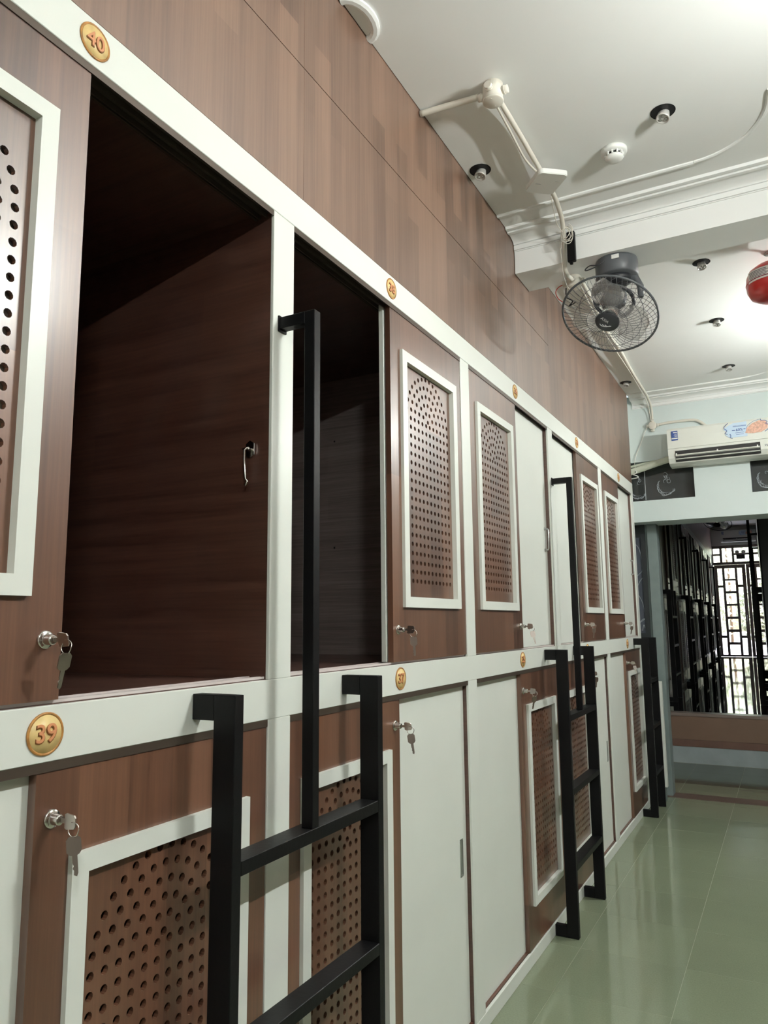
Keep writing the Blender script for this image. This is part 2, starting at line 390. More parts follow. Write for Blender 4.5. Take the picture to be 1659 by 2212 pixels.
# ceilings, with real round holes for the spotlights
spots = [('a', .801, 2.775), ('b', .062, 2.787), ('c', .806, 4.15), ('d', .812, 5.05), ('e', .819, 6.048), ('f', .058, 6.061)]
def ceiling(name, x0, x1, y0, y1, z, mat_):
    hs = [(x, y, 0.044) for _, x, y in spots if x0 < x < x1 and y0 < y < y1]
    V, F = holed_sheet(x0, x1, y0, y1, hs, 0.012, seg=28)
    me = sheet_mesh(name, V, F, lambda u, v, w: (u, v, z-w), [mat_]); o = link(name, me); o['kind'] = 'structure'; return o
ceiling('ceiling', 0.0, XR+0.1, YB, 3.42, CZ, M['ceiling'])
ceiling('ceiling_2', 0.0, XR+0.1, 3.65, 6.66, CZ, M['ceiling'])
struct('ceiling_slab', MB().box(-2.35, XR+0.2, YB-.1, 7.0, CZ+0.14, CZ+0.2), M['cream'])
struct('ceiling_beam', MB().box(0.0, XR, 3.42, 3.65, 3.17, CZ+0.05, 0.001), M['ceiling'])

# plaster mouldings (trim): profiles run along X
def run_x(name, prof, x0, x1, m_): return struct(name, MB().prism(prof, 'X', x0, x1), m_)
def cornice(n, yf, x0, x1):
    """crown between ceiling and the face at y=yf (face looks to -Y)"""
    p = [(yf, CZ-0.070), (yf-0.006, CZ-0.070), (yf-0.006, CZ-0.0665), (yf-0.002, CZ-0.0655), (yf-0.002, CZ-0.064), (yf-0.010, CZ-0.063), (yf-0.011, CZ-0.042), (yf-0.004, CZ-0.040), (yf-0.004, CZ-0.037)]
    for k in range(9):
        a = k/8*PI/2; p.append((yf-0.012-0.076*(1-math.cos(a)), CZ-0.036+0.022*math.sin(a)))
    p += [(yf-0.088, CZ-0.020), (yf-0.107, CZ-0.020), (yf-0.109, CZ-0.008), (yf-0.1125, CZ-0.008), (yf-0.1135, CZ-0.014), (yf-0.134, CZ-0.013), (yf-0.137, CZ+0.001), (yf, CZ+0.001)]
    run_x(n, p, x0, x1, M['ceiling'])
cornice('trim_2', 3.42, 0.001, XR); cornice('trim_3', 6.66, 0.001, XR)
def bead(name, pts, w=0.018, h=0.010):
    b = MB(); P3 = [Vector((x, y, CZ)) for x, y in pts]; n = len(P3); sec = [(-w/2, 0), (-w/2, -h*.6), (-w*.2, -h), (w*.2, -h), (w/2, -h*.6), (w/2, 0)]
    rings = []
    for i, p in enumerate(P3):
        d = (P3[min(i+1, n-1)]-P3[max(i-1, 0)]).normalized(); s_ = Vector((d.y, -d.x, 0))
        rings.append([b.bm.verts.new(p+s_*a+Vector((0, 0, q))) for a, q in sec])
    for A, B in zip(rings, rings[1:]):
        for k in range(5): b.bm.faces.new((A[k], A[k+1], B[k+1], B[k]))
    b.bm.faces.new(rings[0]); b.bm.faces.new(rings[-1][::-1])
    return struct(name, b, M['ceiling'])
def corner(cx, cy, rx, ry): return [(cx+rx*math.sin(t), cy+ry*math.cos(t)) for t in [PI/2*k/12 for k in range(13)]]
bead('trim_4', [(0.001, 3.172), (0.4, 3.172), (0.868, 3.172)], 0.022, 0.010)
bead('trim_5', corner(0.870, 2.865, 0.286, 0.305)+[(1.16, 2.835), (1.18, 2.825), (1.9, 2.825)], 0.018, 0.008)
bead('trim_6', [(0.001, 6.405), (0.5, 6.405), (0.895, 6.405)], 0.022, 0.010)
bead('trim_7', corner(0.897, 6.10, 0.29, 0.30)+[(1.19, 6.07), (1.21, 6.06), (1.9, 6.06)], 0.018, 0.008)
bead('trim_8', [(0.0+0.055*math.sin(t), 1.84-0.09*math.cos(t)) for t in [PI*k/10 for k in range(11)]], 0.03, 0.012)

# far wall with transom openings and the wide opening underneath
FY = 6.66
fwm = MB()
fwm.box(-0.30, XR, FY, 7.0, 2.81, CZ+0.05)                       # above the transoms
fwm.box(-0.30, XR, FY, 7.0, 2.285, 2.468)                        # lintel
fwm.box(0.463, 0.892, FY, 7.0, 2.468, 2.81); fwm.box(1.32, XR, FY, 7.0, 2.468, 2.81)
fwm.box(-0.30, -0.12, FY+.17, 7.0, 0, 2.285); fwm.box(1.98, XR, FY, 7.0, 0, 2.285)
struct('wall_far', fwm, M['wallpaint'])
def transom(n, x0, x1, seed):
    fr = MB(); t = 0.012
    fr.box(x0, x1, 6.73, 6.75, 2.468, 2.468+t); fr.box(x0, x1, 6.73, 6.75, 2.81-t, 2.81); fr.box(x0, x0+t, 6.73, 6.75, 2.468, 2.81); fr.box(x1-t, x1, 6.73, 6.75, 2.468, 2.81)
    w = struct('window_%d' % n, fr, M['darkframe'])
    obj('pane', MB().box(x0+t, x1-t, 6.737, 6.743, 2.468+t, 2.81-t), M['glass'], w)
    e = MB(); rr = random.Random(seed)
    def arc(cx, cz, r, a0, a1, wd=0.0022):
        pts = [(cx+r*math.cos(a0+(a1-a0)*k/14)*(.75+.25*k/14), 6.7355, cz+r*math.sin(a0+(a1-a0)*k/14)) for k in range(15)]
        e.tube(pts, [wd*(0.4+math.sin(PI*k/14)) for k in range(15)], 5)
    for cx, cz, s in ((x0+.085, 2.60, 1.0), (x0+.32, 2.61, 1.0)):
        if cx > x1-.05: continue
        arc(cx+.03, cz, .095*s, PI*1.02, PI*1.62); arc(cx+.03, cz+.005, .080*s, PI*.95, PI*1.6, .0016)
        for k in range(11):
            a = PI*(.9+.09*k); q = .055+.02*rr.random()
            arc(cx+.035+q*math.cos(a)*.8, cz-.01+q*math.sin(a), .014+.012*rr.random(), a-1.2, a+1.3, .0026)
        for k in range(5): arc(cx+.01+.05*rr.random(), cz+.02+.07*rr.random(), .010+.01*rr.random(), rr.random()*6, rr.random()*6+3, .0018)
    e.box(x0+.175, x0+.181, 6.734, 6.737, 2.485, 2.74)
    obj('etched_pattern', e, M['etch'], w)
transom(1, -0.12, 0.463, 3); transom(2, 0.892, 1.32, 5)
# door post and etched side light
struct('trim_9', MB().box(0.028, 0.112, 6.85, 6.995, 0, 2.285, 0.003).box(0.010, 0.030, 6.87, 6.995, 0, 2.285, 0.002), M['greygreen'])
sd = MB(); sd.box(-0.12, 0.010, 6.86, 6.89, 2.18, 2.285); sd.box(-0.12, 0.010, 6.86, 6.89, 1.28, 1.34); sd.box(-0.03, 0.010, 6.86, 6.89, 1.34, 2.18); sd.box(-0.12, 0.010, 6.86, 6.89, 0.0, 1.28)
w3 = struct('window_3', sd, M['darkframe'])
obj('pane', MB().box(-0.12, -0.02, 6.871, 6.877, 1.34, 2.18), M['etchfill'], w3)
e = MB()
def ecurve(pts, r=0.0028):
    P_ = []
    for i in range(len(pts)-1):
        p0, p1, p2, p3 = pts[max(i-1, 0)], pts[i], pts[i+1], pts[min(i+2, len(pts)-1)]
        for k in range(6):
            t = k/6; P_.append(tuple(.5*((2*p1[j])+(-p0[j]+p2[j])*t+(2*p0[j]-5*p1[j]+4*p2[j]-p3[j])*t*t+(-p0[j]+3*p1[j]-3*p2[j]+p3[j])*t**3) for j in (0, 1)))
    P_.append(pts[-1]); e.tube([(x, 6.869, z) for x, z in P_], r, 5)
ecurve([(-.11, 2.14), (-.06, 2.10), (-.035, 2.02), (-.030, 1.93), (-.032, 1.88), (-.06, 1.85), (-.11, 1.80)])
ecurve([(-.03, 1.82), (-.055, 1.79), (-.085, 1.73), (-.10, 1.69), (-.07, 1.66), (-.045, 1.60), (-.03, 1.52), (-.03, 1.47), (-.06, 1.44), (-.11, 1.41)])
ecurve([(-.10, 1.35), (-.09, 1.40), (-.06, 1.45), (-.035, 1.46), (-.03, 1.43)]); ecurve([(-.06, 1.36), (-.045, 1.41), (-.035, 1.38)], .004)
obj('etched_pattern', e, M['etch'], w3)
# low white casing and skirting at the end of the bunk block
struct('trim_10', MB().box(-0.05, 0.108, 6.60, 6.655, 0.115, 0.95, 0.003), M['white'])
struct('trim_11', MB().box(-0.05, 0.088, 6.605, 6.70, 0.001, 0.115, 0.002), M['greygreen'])

# landing between the rooms
struct('ceiling_landing', MB().box(-0.32, XR, 7.0, 8.455, CZ, CZ+0.05), M['ceiling'])
struct('wall_landing_left', MB().box(-0.40, -0.30, 6.66, 8.455, 0, CZ), M['wallpaint'])
rs = struct('wall_step', MB().box(-2.5, XR+0.9, 8.475, 8.60, 0, 0.465), M['grout'])
obj('riser_band', MB().box(-0.6, XR, 8.452, 8.475, 0.001, 0.165, 0.001), M['rwhite'], rs)
obj('riser_band', MB().box(-0.6, XR, 8.446, 8.475, 0.166, 0.236, 0.001), M['rpink'], rs)
obj('riser_band', MB().box(-0.6, XR, 8.448, 8.475, 0.237, 0.468, 0.001), M['rbrown'], rs)
obj('riser_lip', MB().box(-0.6, XR, 8.440, 8.60, 0.469, 0.4995, 0.003), M['rlip'], rs)

# ================================================================== POD PARTS
def hole_pattern():
    H = []; cy, cz = 0.0, 0.600; s = 0.0308; R = 0.0080     # local to the panel: y centred, z from panel bottom
    for k in range(6):
        r = s*(k+.5); n = max(2, round(PI*r/s)); 
        for i in range(n+1): H.append((cy+r*math.cos(PI*i/n), cz+r*math.sin(PI*i/n), R))
    for j in range(1, 19):
        for k in range(12): H.append(((k-5.5)*s, cz-j*s, R))
    return H
TRW, TRH = 0.462, 0.855          # outer size of the white frame moulding
MW = 0.034
PWI, PHI = TRW-2*MW+.004, TRH-2*MW+.004
HP = [(y, z+0.01, r) for y, z, r in hole_pattern()]
Vp, Fp = holed_sheet(-PWI/2, PWI/2, 0, PHI, HP, 0.010, seg=10)
ME_PANEL = sheet_mesh('perforated_panel', Vp, Fp, lambda u, v, w: (-0.011+w, u, v), [M['door_wood']])
def frame_mesh(name, w, h, mw, x0, x1, m_, bev=0.0015):
    b = MB(); y0, y1, z0, z1 = -w/2, w/2, 0, h
    def quad(a, bb, c, d):       # mitred member: outer a-b, inner d-c
        A = [b.bm.verts.new((x0, *p)) for p in (a, bb, c, d)]; B = [b.bm.verts.new((x1, *p)) for p in (a, bb, c, d)]
        for i in range(4): b.bm.faces.new((A[i], A[(i+1) % 4], B[(i+1) % 4], B[i]))
        b.bm.faces.new(A); b.bm.faces.new(B[::-1])
    g = 0.0003
    o_ = [(y0, z0), (y1, z0), (y1, z1), (y0, z1)]; i_ = [(y0+mw, z0+mw), (y1-mw, z0+mw), (y1-mw, z1-mw), (y0+mw, z1-mw)]
    for k in range(4): quad(o_[k], o_[(k+1) % 4], i_[(k+1) % 4], i_[k])
    me = b.mesh(name, m_)
    return me
ME_TRIM = frame_mesh('white_trim', TRW, TRH, MW, -0.012, 0.007, M['white'])
def door_slab(h, zoff):
    """brown slab, 0.60 wide, with the opening behind the moulding; local origin: middle of bottom edge, face at x=-0.004"""
    w = 0.60; b = MB(); x0, x1 = -0.022, -0.004; iw, z0, z1 = PWI/2, zoff+MW-.002, zoff+TRH-MW+.002
    O = [(-w/2, 0), (w/2, 0), (w/2, h), (-w/2, h)]; I = [(-iw, z0), (iw, z0), (iw, z1), (-iw, z1)]
    R_ = {}
    for nm, x in (('f', x1), ('b', x0)):
        R_[nm] = ([b.bm.verts.new((x, *p)) for p in O], [b.bm.verts.new((x, *p)) for p in I])
    for nm in 'fb':
        o_, i_ = R_[nm]
        for k in range(4): b.bm.faces.new((o_[k], o_[(k+1) % 4], i_[(k+1) % 4], i_[k]))
    for t in (0, 1):
        A, B = R_['f'][t], R_['b'][t]
        for k in range(4): b.bm.faces.new((A[k], A[(k+1) % 4], B[(k+1) % 4], B[k]))
    return b.mesh('sliding_door', M['door_wood'])
HU, HL = 1.160, 1.170
ME_DOOR = {'U': door_slab(HU, 0.168), 'L': door_slab(HL, 0.164)}
ME_PLAIN = {}
for k, h, x0, x1 in (('U', HU, -0.044, -0.027), ('L', HL, -0.040, -0.0235)):
    ME_PLAIN[k] = MB().box(x0, x1, -0.30, 0.30, 0, h, 0.001).mesh('plain_door', M['white'])
lk = MB(); lk.lathe([(0.0001, -0.004), (0.0150, -0.004), (0.0153, -0.003), (0.0148, -0.0004), (0.0140, 0.0002), (0.0139, 0.0003), (0.0096, 0.0012), (0.0092, 0.0014), (0.0091, 0.0018), (0.0086, 0.0160), (0.0085, 0.0164), (0.0070, 0.0180), (0.0068, 0.0181), (0.0001, 0.0182)], 20, axis='X')
ME_LOCK = lk.mesh('cam_lock', M['chrome'])
bh = MB(); bh.tube([(0.0, 0, 0), (0.018, 0, 0.0), (0.022, 0, 0.006), (0.022, 0, 0.104), (0.018, 0, 0.110), (0, 0, 0.110)], 0.0042, 8).box(-.001, .005, -.007, .007, -.008, .006, .001).box(-.001, .005, -.007, .007, .104, .118, .001)
ME_BAR = bh.mesh('bar_handle', M['alu'])
pl = MB(); pl.box(-.001, .0015, -.013, .013, 0, .006, .0005).box(-.001, .0015, -.013, .013, .122, .128, .0005).box(-.001, .0015, -.013, -.009, .006, .122).box(-.001, .0015, .009, .013, .006, .122).box(-.001, .0002, -.009, .009, .006, .122)
ME_PULL = pl.mesh('pull_plate', M['alu'])

YIN = BAY-PW          # clear width of a bay
def box_meshes(h, tag_):
    d = {}
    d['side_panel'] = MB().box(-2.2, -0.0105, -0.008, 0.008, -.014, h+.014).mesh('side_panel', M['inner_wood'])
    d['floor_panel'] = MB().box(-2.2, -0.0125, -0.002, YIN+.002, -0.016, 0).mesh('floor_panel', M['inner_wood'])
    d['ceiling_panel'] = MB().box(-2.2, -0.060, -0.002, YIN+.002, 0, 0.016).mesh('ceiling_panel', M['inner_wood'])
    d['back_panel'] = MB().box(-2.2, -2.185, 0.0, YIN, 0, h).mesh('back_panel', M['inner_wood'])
    return d
TOPT = MB()
for a, b_ in ((-0.0595, -0.053), (-0.048, -0.0445), (-0.0258, -0.0228), (-0.0035, -0.0015)): TOPT.box(a, b_, 0, YIN, -0.016, 0)
TOPT.box(-0.0595, -0.013, 0, YIN, -0.003, 0.0)
ME_TOP = TOPT.mesh('top_track', M['track'])
BT = MB()
for a, b_ in ((-0.0595, -0.056), (-0.0262, -0.0232), (-0.0155, -0.0130)): BT.box(a, b_, 0, YIN, 0, 0.005)
ME_BOT = BT.mesh('bottom_track', M['trackwhite'])
BT = MB(); BT.box(-0.0595, -0.013, 0, YIN, 0.0, 0.0012)
ME_BOTL = BT.mesh('bottom_track', M['sill_wood'])
ZU0, ZU1, ZL0, ZL1 = 1.324, 2.492, 0.057, 1.233
BX = {'U': box_meshes(ZU1-ZU0, 'U'), 'L': box_meshes(ZL1-ZL0, 'L')}

def pod(kind, loc, rz, brown, plain, label, group=None, lock_side=None, handle=None):
    """kind U or L; brown / plain: centre of each sliding door measured from the bay's start"""
    z0, z1 = (ZU0, ZU1) if kind == 'U' else (ZL0, ZL1); h = z1-z0
    t = thing('sleeping_pod', label, 'sleeping pod', (loc[0], loc[1], loc[2]+z0), rz, group); B = BX[kind]
    link('side_panel', B['side_panel'], t, (0, -0.0095, 0)); link('side_panel', B['side_panel'], t, (0, YIN+0.0095, 0))
    link('floor_panel', B['floor_panel'], t, (0, 0, -0.0002)); link('ceiling_panel', B['ceiling_panel'], t, (0, 0, h+0.0002)); link('back_panel', B['back_panel'], t)
    link('top_track', ME_TOP, t, (0, 0, h)); link('bottom_track', ME_BOT if kind == 'U' else ME_BOTL, t, (0, 0, 0.0002 if kind == 'U' else .001))
    d = link('sliding_door', ME_DOOR[kind], t, (0, brown, 0.006 if kind == 'U' else 0.002))
    zo = 0.168 if kind == 'U' else 0.164
    link('perforated_panel', ME_PANEL, d, (0, 0, zo+MW-.002)); link('white_trim', ME_TRIM, d, (0, 0, zo))
    zl = 0.098 if kind == 'U' else 1.083
    ly = lock_side*0.268 if lock_side else (0.268 if brown < YIN/2 else -0.268)
    link('cam_lock', ME_LOCK, d, (0.0, ly, zl))
    p = link('plain_door', ME_PLAIN[kind], t, (0, plain, 0.006 if kind == 'U' else 0.002))
    if handle == 'bar': link('bar_handle', ME_BAR, p, (-0.027, 0.30-0.045 if plain > YIN/2 else -0.255, 0.49))
    if handle == 'plate': link('pull_plate', ME_PULL, p, (-0.0232, 0.30-0.048, 0.495))
    return t
bs = [p+PW for p in posts]      # start of each bay
L_, R_c = 0.301, YIN-0.301
# (bay index in posts, kind): posts[2]=0.20 -> bay 2 is the first bay in view
num = {2: (40, 39), 3: (38, 37), 4: (36, 35), 5: (34, 33), 6: (32, 31)}
U_cfg = {2: (L_-0.028, L_-0.042, 'upper sleeping pod 40 at left edge, right half open onto a dark interior'),
         3: (R_c+0.006, R_c+0.003, 'upper sleeping pod 38, left half standing open behind the tall black grab bar'),
         4: (L_, R_c, 'upper sleeping pod 36 with perforated door left and plain white door right'),
         5: (R_c, L_, 'upper sleeping pod 34 behind the second black grab bar, white door on the left'),
         6: (L_, R_c, 'upper sleeping pod 32, last of the upper row beside the air conditioner')}
L_cfg = {2: (R_c, L_, 'lower sleeping pod 39 at lower left, perforated door behind the nearest ladder'),
         3: (L_-0.02, R_c, 'lower sleeping pod 37 with wide plain white door and recessed pull plate'),
         4: (R_c, L_, 'lower sleeping pod 35, white door left and perforated door beside the second ladder'),
         5: (L_, R_c, 'lower sleeping pod 33 behind the second ladder, narrow white door with pull plate'),
         6: (R_c, L_, 'lower sleeping pod 31, last of the lower row beside the third ladder')}
pods = {}
def side_override(t, names): pass
for k in (2, 3, 4, 5, 6):
    b, p, lab = U_cfg[k]; pods['U', k] = pod('U', (0, bs[k], 0), 0, b, p, lab, handle='bar' if k in (4, 6) else None)
    b, p, lab = L_cfg[k]; pods['L', k] = pod('L', (0, bs[k], 0), 0, b, p, lab, handle='plate' if k in (3, 5) else None)
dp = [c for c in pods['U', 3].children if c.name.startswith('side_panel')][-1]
dp.data = dp.data.copy(); dp.data.materials[0] = M['dusty_sheen_wood']; dp['label'] = 'scuffed dusty partition panel with its pale sheen painted into the colour'
for k, nm in ((1, 'beside the camera'), ):
    pod('U', (0, bs[k], 0), 0, R_c, L_, 'upper sleeping pod just outside the left edge of the picture'); pod('L', (0, bs[k], 0), 0, L_, R_c, 'lower sleeping pod just outside the left edge of the picture')

# frame of the bunk block: rails and posts
def bunk_frame(loc, rz, label, posts_, y0, y1, group=None, name='bunk_frame'):
    f = thing(name, label, 'frame', loc, rz, group)
    obj('top_rail', MB().box(-0.012, 0, y0, y1, ZU1, 2.586, 0.0012), M['white'], f)
    obj('middle_rail', MB().box(-0.012, 0, y0, y1, ZL1, 1.322, 0.0012), M['white'], f)
    obj('base_rail', MB().box(-0.012, 0, y0, y1, 0.0005, 0.055, 0.0012), M['white'], f)
    mu = MB().box(-0.010, -0.0004, 0, PW, 1.3225, ZU1-.0005, 0.0012).mesh('post', M['white']); ml = MB().box(-0.010, -0.0004, 0, PW, 0.0555, ZL1-.0005, 0.0012).mesh('post', M['white'])
    for p in posts_:
        link('post', mu, f, (0, p, 0)); link('post', ml, f, (0, p, 0))
    return f
bunk_frame((0, 0, 0), 0, 'white rails and posts framing the near two-storey row of sleeping pods', posts[1:], posts[1], posts[-1]+PW)

# number badges
def badge(n, y, z, label):
    t = thing('number_badge', label, 'badge', (0.0, y, z))
    obj('disc', MB().lathe([(0.0300, 0.0002), (0.0300, 0.0022), (0.0001, 0.0022)], 32, axis='X'), M['gold'], t)
    b = MB(); b.lathe([(0.0345, 0.0002), (0.0345, 0.0020), (0.0325, 0.0034), (0.0300, 0.0022), (0.0300, 0.0002)], 32, axis='X'); obj('rim', b, M['goldrim'], t)
    me = text_mesh(str(n), 0.041, 0.0008, [M['digitsh']], bevel=0.0012); me.transform(XF_PX); link('digit_edge', me, t, (0.0026, 0, -.0012))
    me = text_mesh(str(n), 0.041, 0.0008, [M['digit']], bevel=0.0003); me.transform(XF_PX); link('digits', me, t, (0.0040, -.0004, 0))
    return t
PLACE = {40: 'above the nearest open pod', 38: 'above the open pod behind the grab bar', 36: 'above the middle pair of doors', 34: 'above the pod behind the second ladder', 32: 'at the far end beside the air conditioner',
         39: 'left of the nearest ladder', 37: 'right of the nearest ladder', 35: 'between the wide white doors and the second ladder', 33: 'half hidden behind the second ladder', 31: 'at the far end by the third ladder'}
for n, y, z in ((40, .862, 2.541), (38, 2.068, 2.540), (36, 3.345, 2.540), (34, 4.535, 2.540), (32, 5.835, 2.540)):
    badge(n, y, z, 'gold badge %d on the white top rail %s' % (n, PLACE[n]))
for n, y, z in ((39, .836, 1.278), (37, 2.10, 1.279), (35, 3.315, 1.279), (33, 4.56, 1.279), (31, 5.82, 1.279)):
    badge(n, y, z, 'gold badge %d on the middle rail %s' % (n, PLACE[n]))

# keys in the locks
def keys(y, z, label, tilt, swing):
    t = thing('key_bunch', label, 'keys', (0.019, y, z))
    b = MB(); b.box(0.0, 0.012, -0.0035, 0.0035, -0.0009, 0.0009)
    hw = 0.0105
    fr = [(0.010, -hw), (0.014, -hw-.002), (0.031, -hw), (0.034, -hw+.004), (0.034, hw-.004), (0.031, hw), (0.014, hw+.002), (0.010, hw)]
    b.prism(fr, 'Z', -0.0012, 0.0012)
    xf = Matrix.Rotation(PI/2+tilt, 4, 'X')
    obj('inserted_key', b, M['nickel'], t, xf=xf)
    c = MB(); c.tube([(0.030+0.0115*math.cos(a), 0.001*math.sin(3*a), -0.011+0.0115*math.sin(a)) for a in [2*PI*k/20 for k in range(20)]], 0.0009, 6, closed=True)
    obj('key_ring', c, M['chrome'], t)
    d = MB(); d.prism([(-.0095, -.004), (-.006, 0), (.006, 0), (.0095, -.004), (.0095, -.019), (.006, -.023), (.0035, -.024), (.0033, -.046), (.0015, -.050), (-.002, -.048), (-.0015, -.043), (-.003, -.040), (-.0015, -.037), (-.003, -.033), (-.003, -.024), (-.006, -.023), (-.0095, -.019)], 'X', -.001, .001)
    obj('hanging_key', d, M['nickel'], t, xf=Matrix.Translation((0.030, 0, -0.021)) @ Matrix.Rotation(swing, 4, 'Y') @ Matrix.Rotation(-math.atan2(y, 1.07)+swing+.35, 4, 'Z') @ Matrix.Scale(1.18, 4))
    return t
KEYL = {40: 'silver keys in the lock left of the nearest dark open pod', 38: 'silver keys in the lock just right of the second open pod', 36: 'silver keys hanging before the white door of the middle upper pod',
        34: 'silver keys in the upper brown door right of the second grab bar', 32: 'silver keys in the farthest upper perforated door', 39: 'silver keys at lower left, above the white frame corner behind the nearest ladder',
        37: 'silver keys just right of the nearest ladder, against a white door', 35: 'silver keys in the lower brown door left of the second ladder', 33: 'silver keys mostly hidden behind the second ladder', 31: 'silver keys in the farthest lower door, left of the third ladder'}
kk = 0
for kind in 'UL':
    for k in (2, 3, 4, 5, 6):
        cfg = U_cfg if kind == 'U' else L_cfg; b = cfg[k][0]; ly = bs[k]+b+(0.268 if b < YIN/2 else -0.268)
        zz = ZU0+.006+.098 if kind == 'U' else ZL0+.002+1.083; kk += 1
        n = num[k][0 if kind == 'U' else 1]
        keys(ly, zz, KEYL[n], (0.3*math.sin(kk*2.1)), 0.25*math.sin(kk*1.7))

# latch hook on the partition of the first open pod
t = thing('latch_hook', 'small chrome latch hook on the dark partition inside open pod 40', 'hook', (-0.062, bs[2]+YIN-0.0015, 1.875))
obj('back_plate', MB().prism([(0, .022), (.012, .014), (.012, -.014), (0, -.022), (-.012, -.014), (-.012, .014)], 'Y', -0.004, 0), M['chrome'], t)
obj('hook_rod', MB().tube([(0, -.004, 0), (0, -.016, 0), (-.006, -.018, -.004), (-.007, -.016, -.03), (-.005, -.014, -.075), (.002, -.014, -.082), (-.004, -.016, -.094)], .0028, 8).cyl((-.014, -.014, 0), (.004, -.014, 0), .003, n=8), M['chrome'], t)
for z in (2.222, 1.764):
    tag(obj('screw', MB().lathe([(0.0001, -0.0008), (0.0035, -0.0008), (0.0045, -0.0001)], 10, axis='Y'), M['blackhole'], loc=(-0.588, bs[3]+YIN-0.0008, z)), 'dark %s screw in the lit partition inside open pod 38' % ('upper' if z > 2 else 'lower'), 'screw')

# ================================================================== LADDERS
def ladder(y0, y1, label, loc=(0, 0, 0), rz=0.0, handle=True, group=None):
    t = thing('black_ladder', label, 'ladder', loc, rz, group); W_ = 0.027; x0, x1 = 0.056, 0.110
    st = MB().box(x0, x1, 0, W_, 0.002, 1.312, 0.0012).mesh('stile', M['black'])
    br = MB().box(0.001, x0, 0, W_, 0, 0.050, 0.001).mesh('bracket', M['black'])
    for y in (y0, y1):
        link('stile', st, t, (0, y, 0)); link('bracket', br, t, (0, y, 1.262)); link('bracket', br, t, (0, y, 0.002))
    rg = MB().box(x0+.002, x1, y0+W_, y1, 0, 0.028, 0.0012).mesh('rung', M['black'])
    for z in (0.972, 0.632, 0.292): link('rung', rg, t, (0, 0, z))
    if handle:
        yc = (y0+y1+W_)/2-.013
        g = MB().box(0.078, 0.108, yc-.013, yc+.013, 1.0003, 2.212, 0.0012).box(0.001, 0.078, yc-.013, yc+.013, 2.182, 2.212, 0.001).box(0.0, 0.004, yc-.016, yc+.016, 2.176, 2.216)
        obj('grab_bar', g, M['black'], t)
    return t
ladder(1.176, 1.752, 'nearest black steel ladder with a tall grab bar, in front of pods 39 and 37')
ladder(3.657, 4.215, 'second black steel ladder with grab bar, in front of pods 35 and 33')
ladder(6.060, 6.430, 'third black steel ladder, farthest along the near row beside pod 31', handle=False)

# ================================================================== CEILING FITTINGS
for nm, x, y in spots:
    row = {'a': 'spotlight in the near ceiling right of the smoke detector', 'b': 'spotlight in the near ceiling touching the brown wall top', 'c': 'first spotlight beyond the beam, nearest the red extinguisher',
           'd': 'second spotlight beyond the beam, middle of its row', 'e': 'third spotlight beyond the beam, above the air conditioner', 'f': 'small spotlight at the far end of the brown wall top'}[nm]
    t = thing('ceiling_spotlight', row, 'spotlight', (x, y, CZ))
    obj('cup', MB().lathe([(0.0455, -0.0015), (0.0425, -0.0015), (0.0425, 0.10), (0.0001, 0.10)], 28), M['blackhole'], t)
    an = {'a': 0.35, 'b': 0.25, 'c': -0.3, 'd': 0.1, 'e': 0.0, 'f': 0.2}[nm]
    xf = Matrix.Translation((0.0, 0.004, -0.018)) @ Matrix.Rotation(an*.6, 4, 'Y') @ Matrix.Rotation(-.25, 4, 'X')
    obj('bulb', MB().lathe([(0.0001, 0.050), (0.012, 0.050), (0.013, 0.028), (0.019, 0.020), (0.0245, -0.008), (0.0245, -0.013), (0.021, -0.0135), (0.020, -0.010), (0.0001, -0.010)], 24), M['bulb'], t, xf=xf)
    le = MB()
    for k in range(3):
        a = 2*PI*k/3+.5; le.lathe([(0.0062, -0.0098), (0.0052, -0.0125), (0.0001, -0.0128)], 12, origin=(0.0105*math.cos(a), 0.0105*math.sin(a), 0))
    obj('lens', le, M['alu'], t, xf=xf)
    obj('socket', MB().cyl((0, 0, 0.0), (0, 0, 0.09), 0.010, n=14), M['wplastic'], t, loc=(0, 0.006, 0.02))

# smoke detector
t = thing('smoke_detector', 'round white smoke detector on the ceiling between spotlight and router', 'detector', (0.590, 2.925, CZ))
obj('base', MB().lathe([(0.052, 0), (0.052, -0.012), (0.048, -0.020), (0.0001, -0.020)], 32), M['wplastic'], t)
obj('dome', MB().lathe([(0.036, -0.032), (0.036, -0.038), (0.028, -0.046), (0.010, -0.048), (0.0001, -0.048)], 32), M['wplastic'], t)
g = MB(); g.lathe([(0.030, -0.020), (0.030, -0.033)], 24); obj('chamber', g, M['slot'], t)
g = MB()
for k in range(12):
    a = 2*PI*k/12; g.box(-.004, .004, -.003, .003, -.034, -.019)
    n_ = len(g.bm.verts); g.bm.verts.ensure_lookup_table()
    for v in g.bm.verts[n_-8:]: v.co = Matrix.Rotation(a, 3, 'Z') @ (v.co+Vector((0.036, 0, 0)))
obj('ribs', g, M['wplastic'], t)

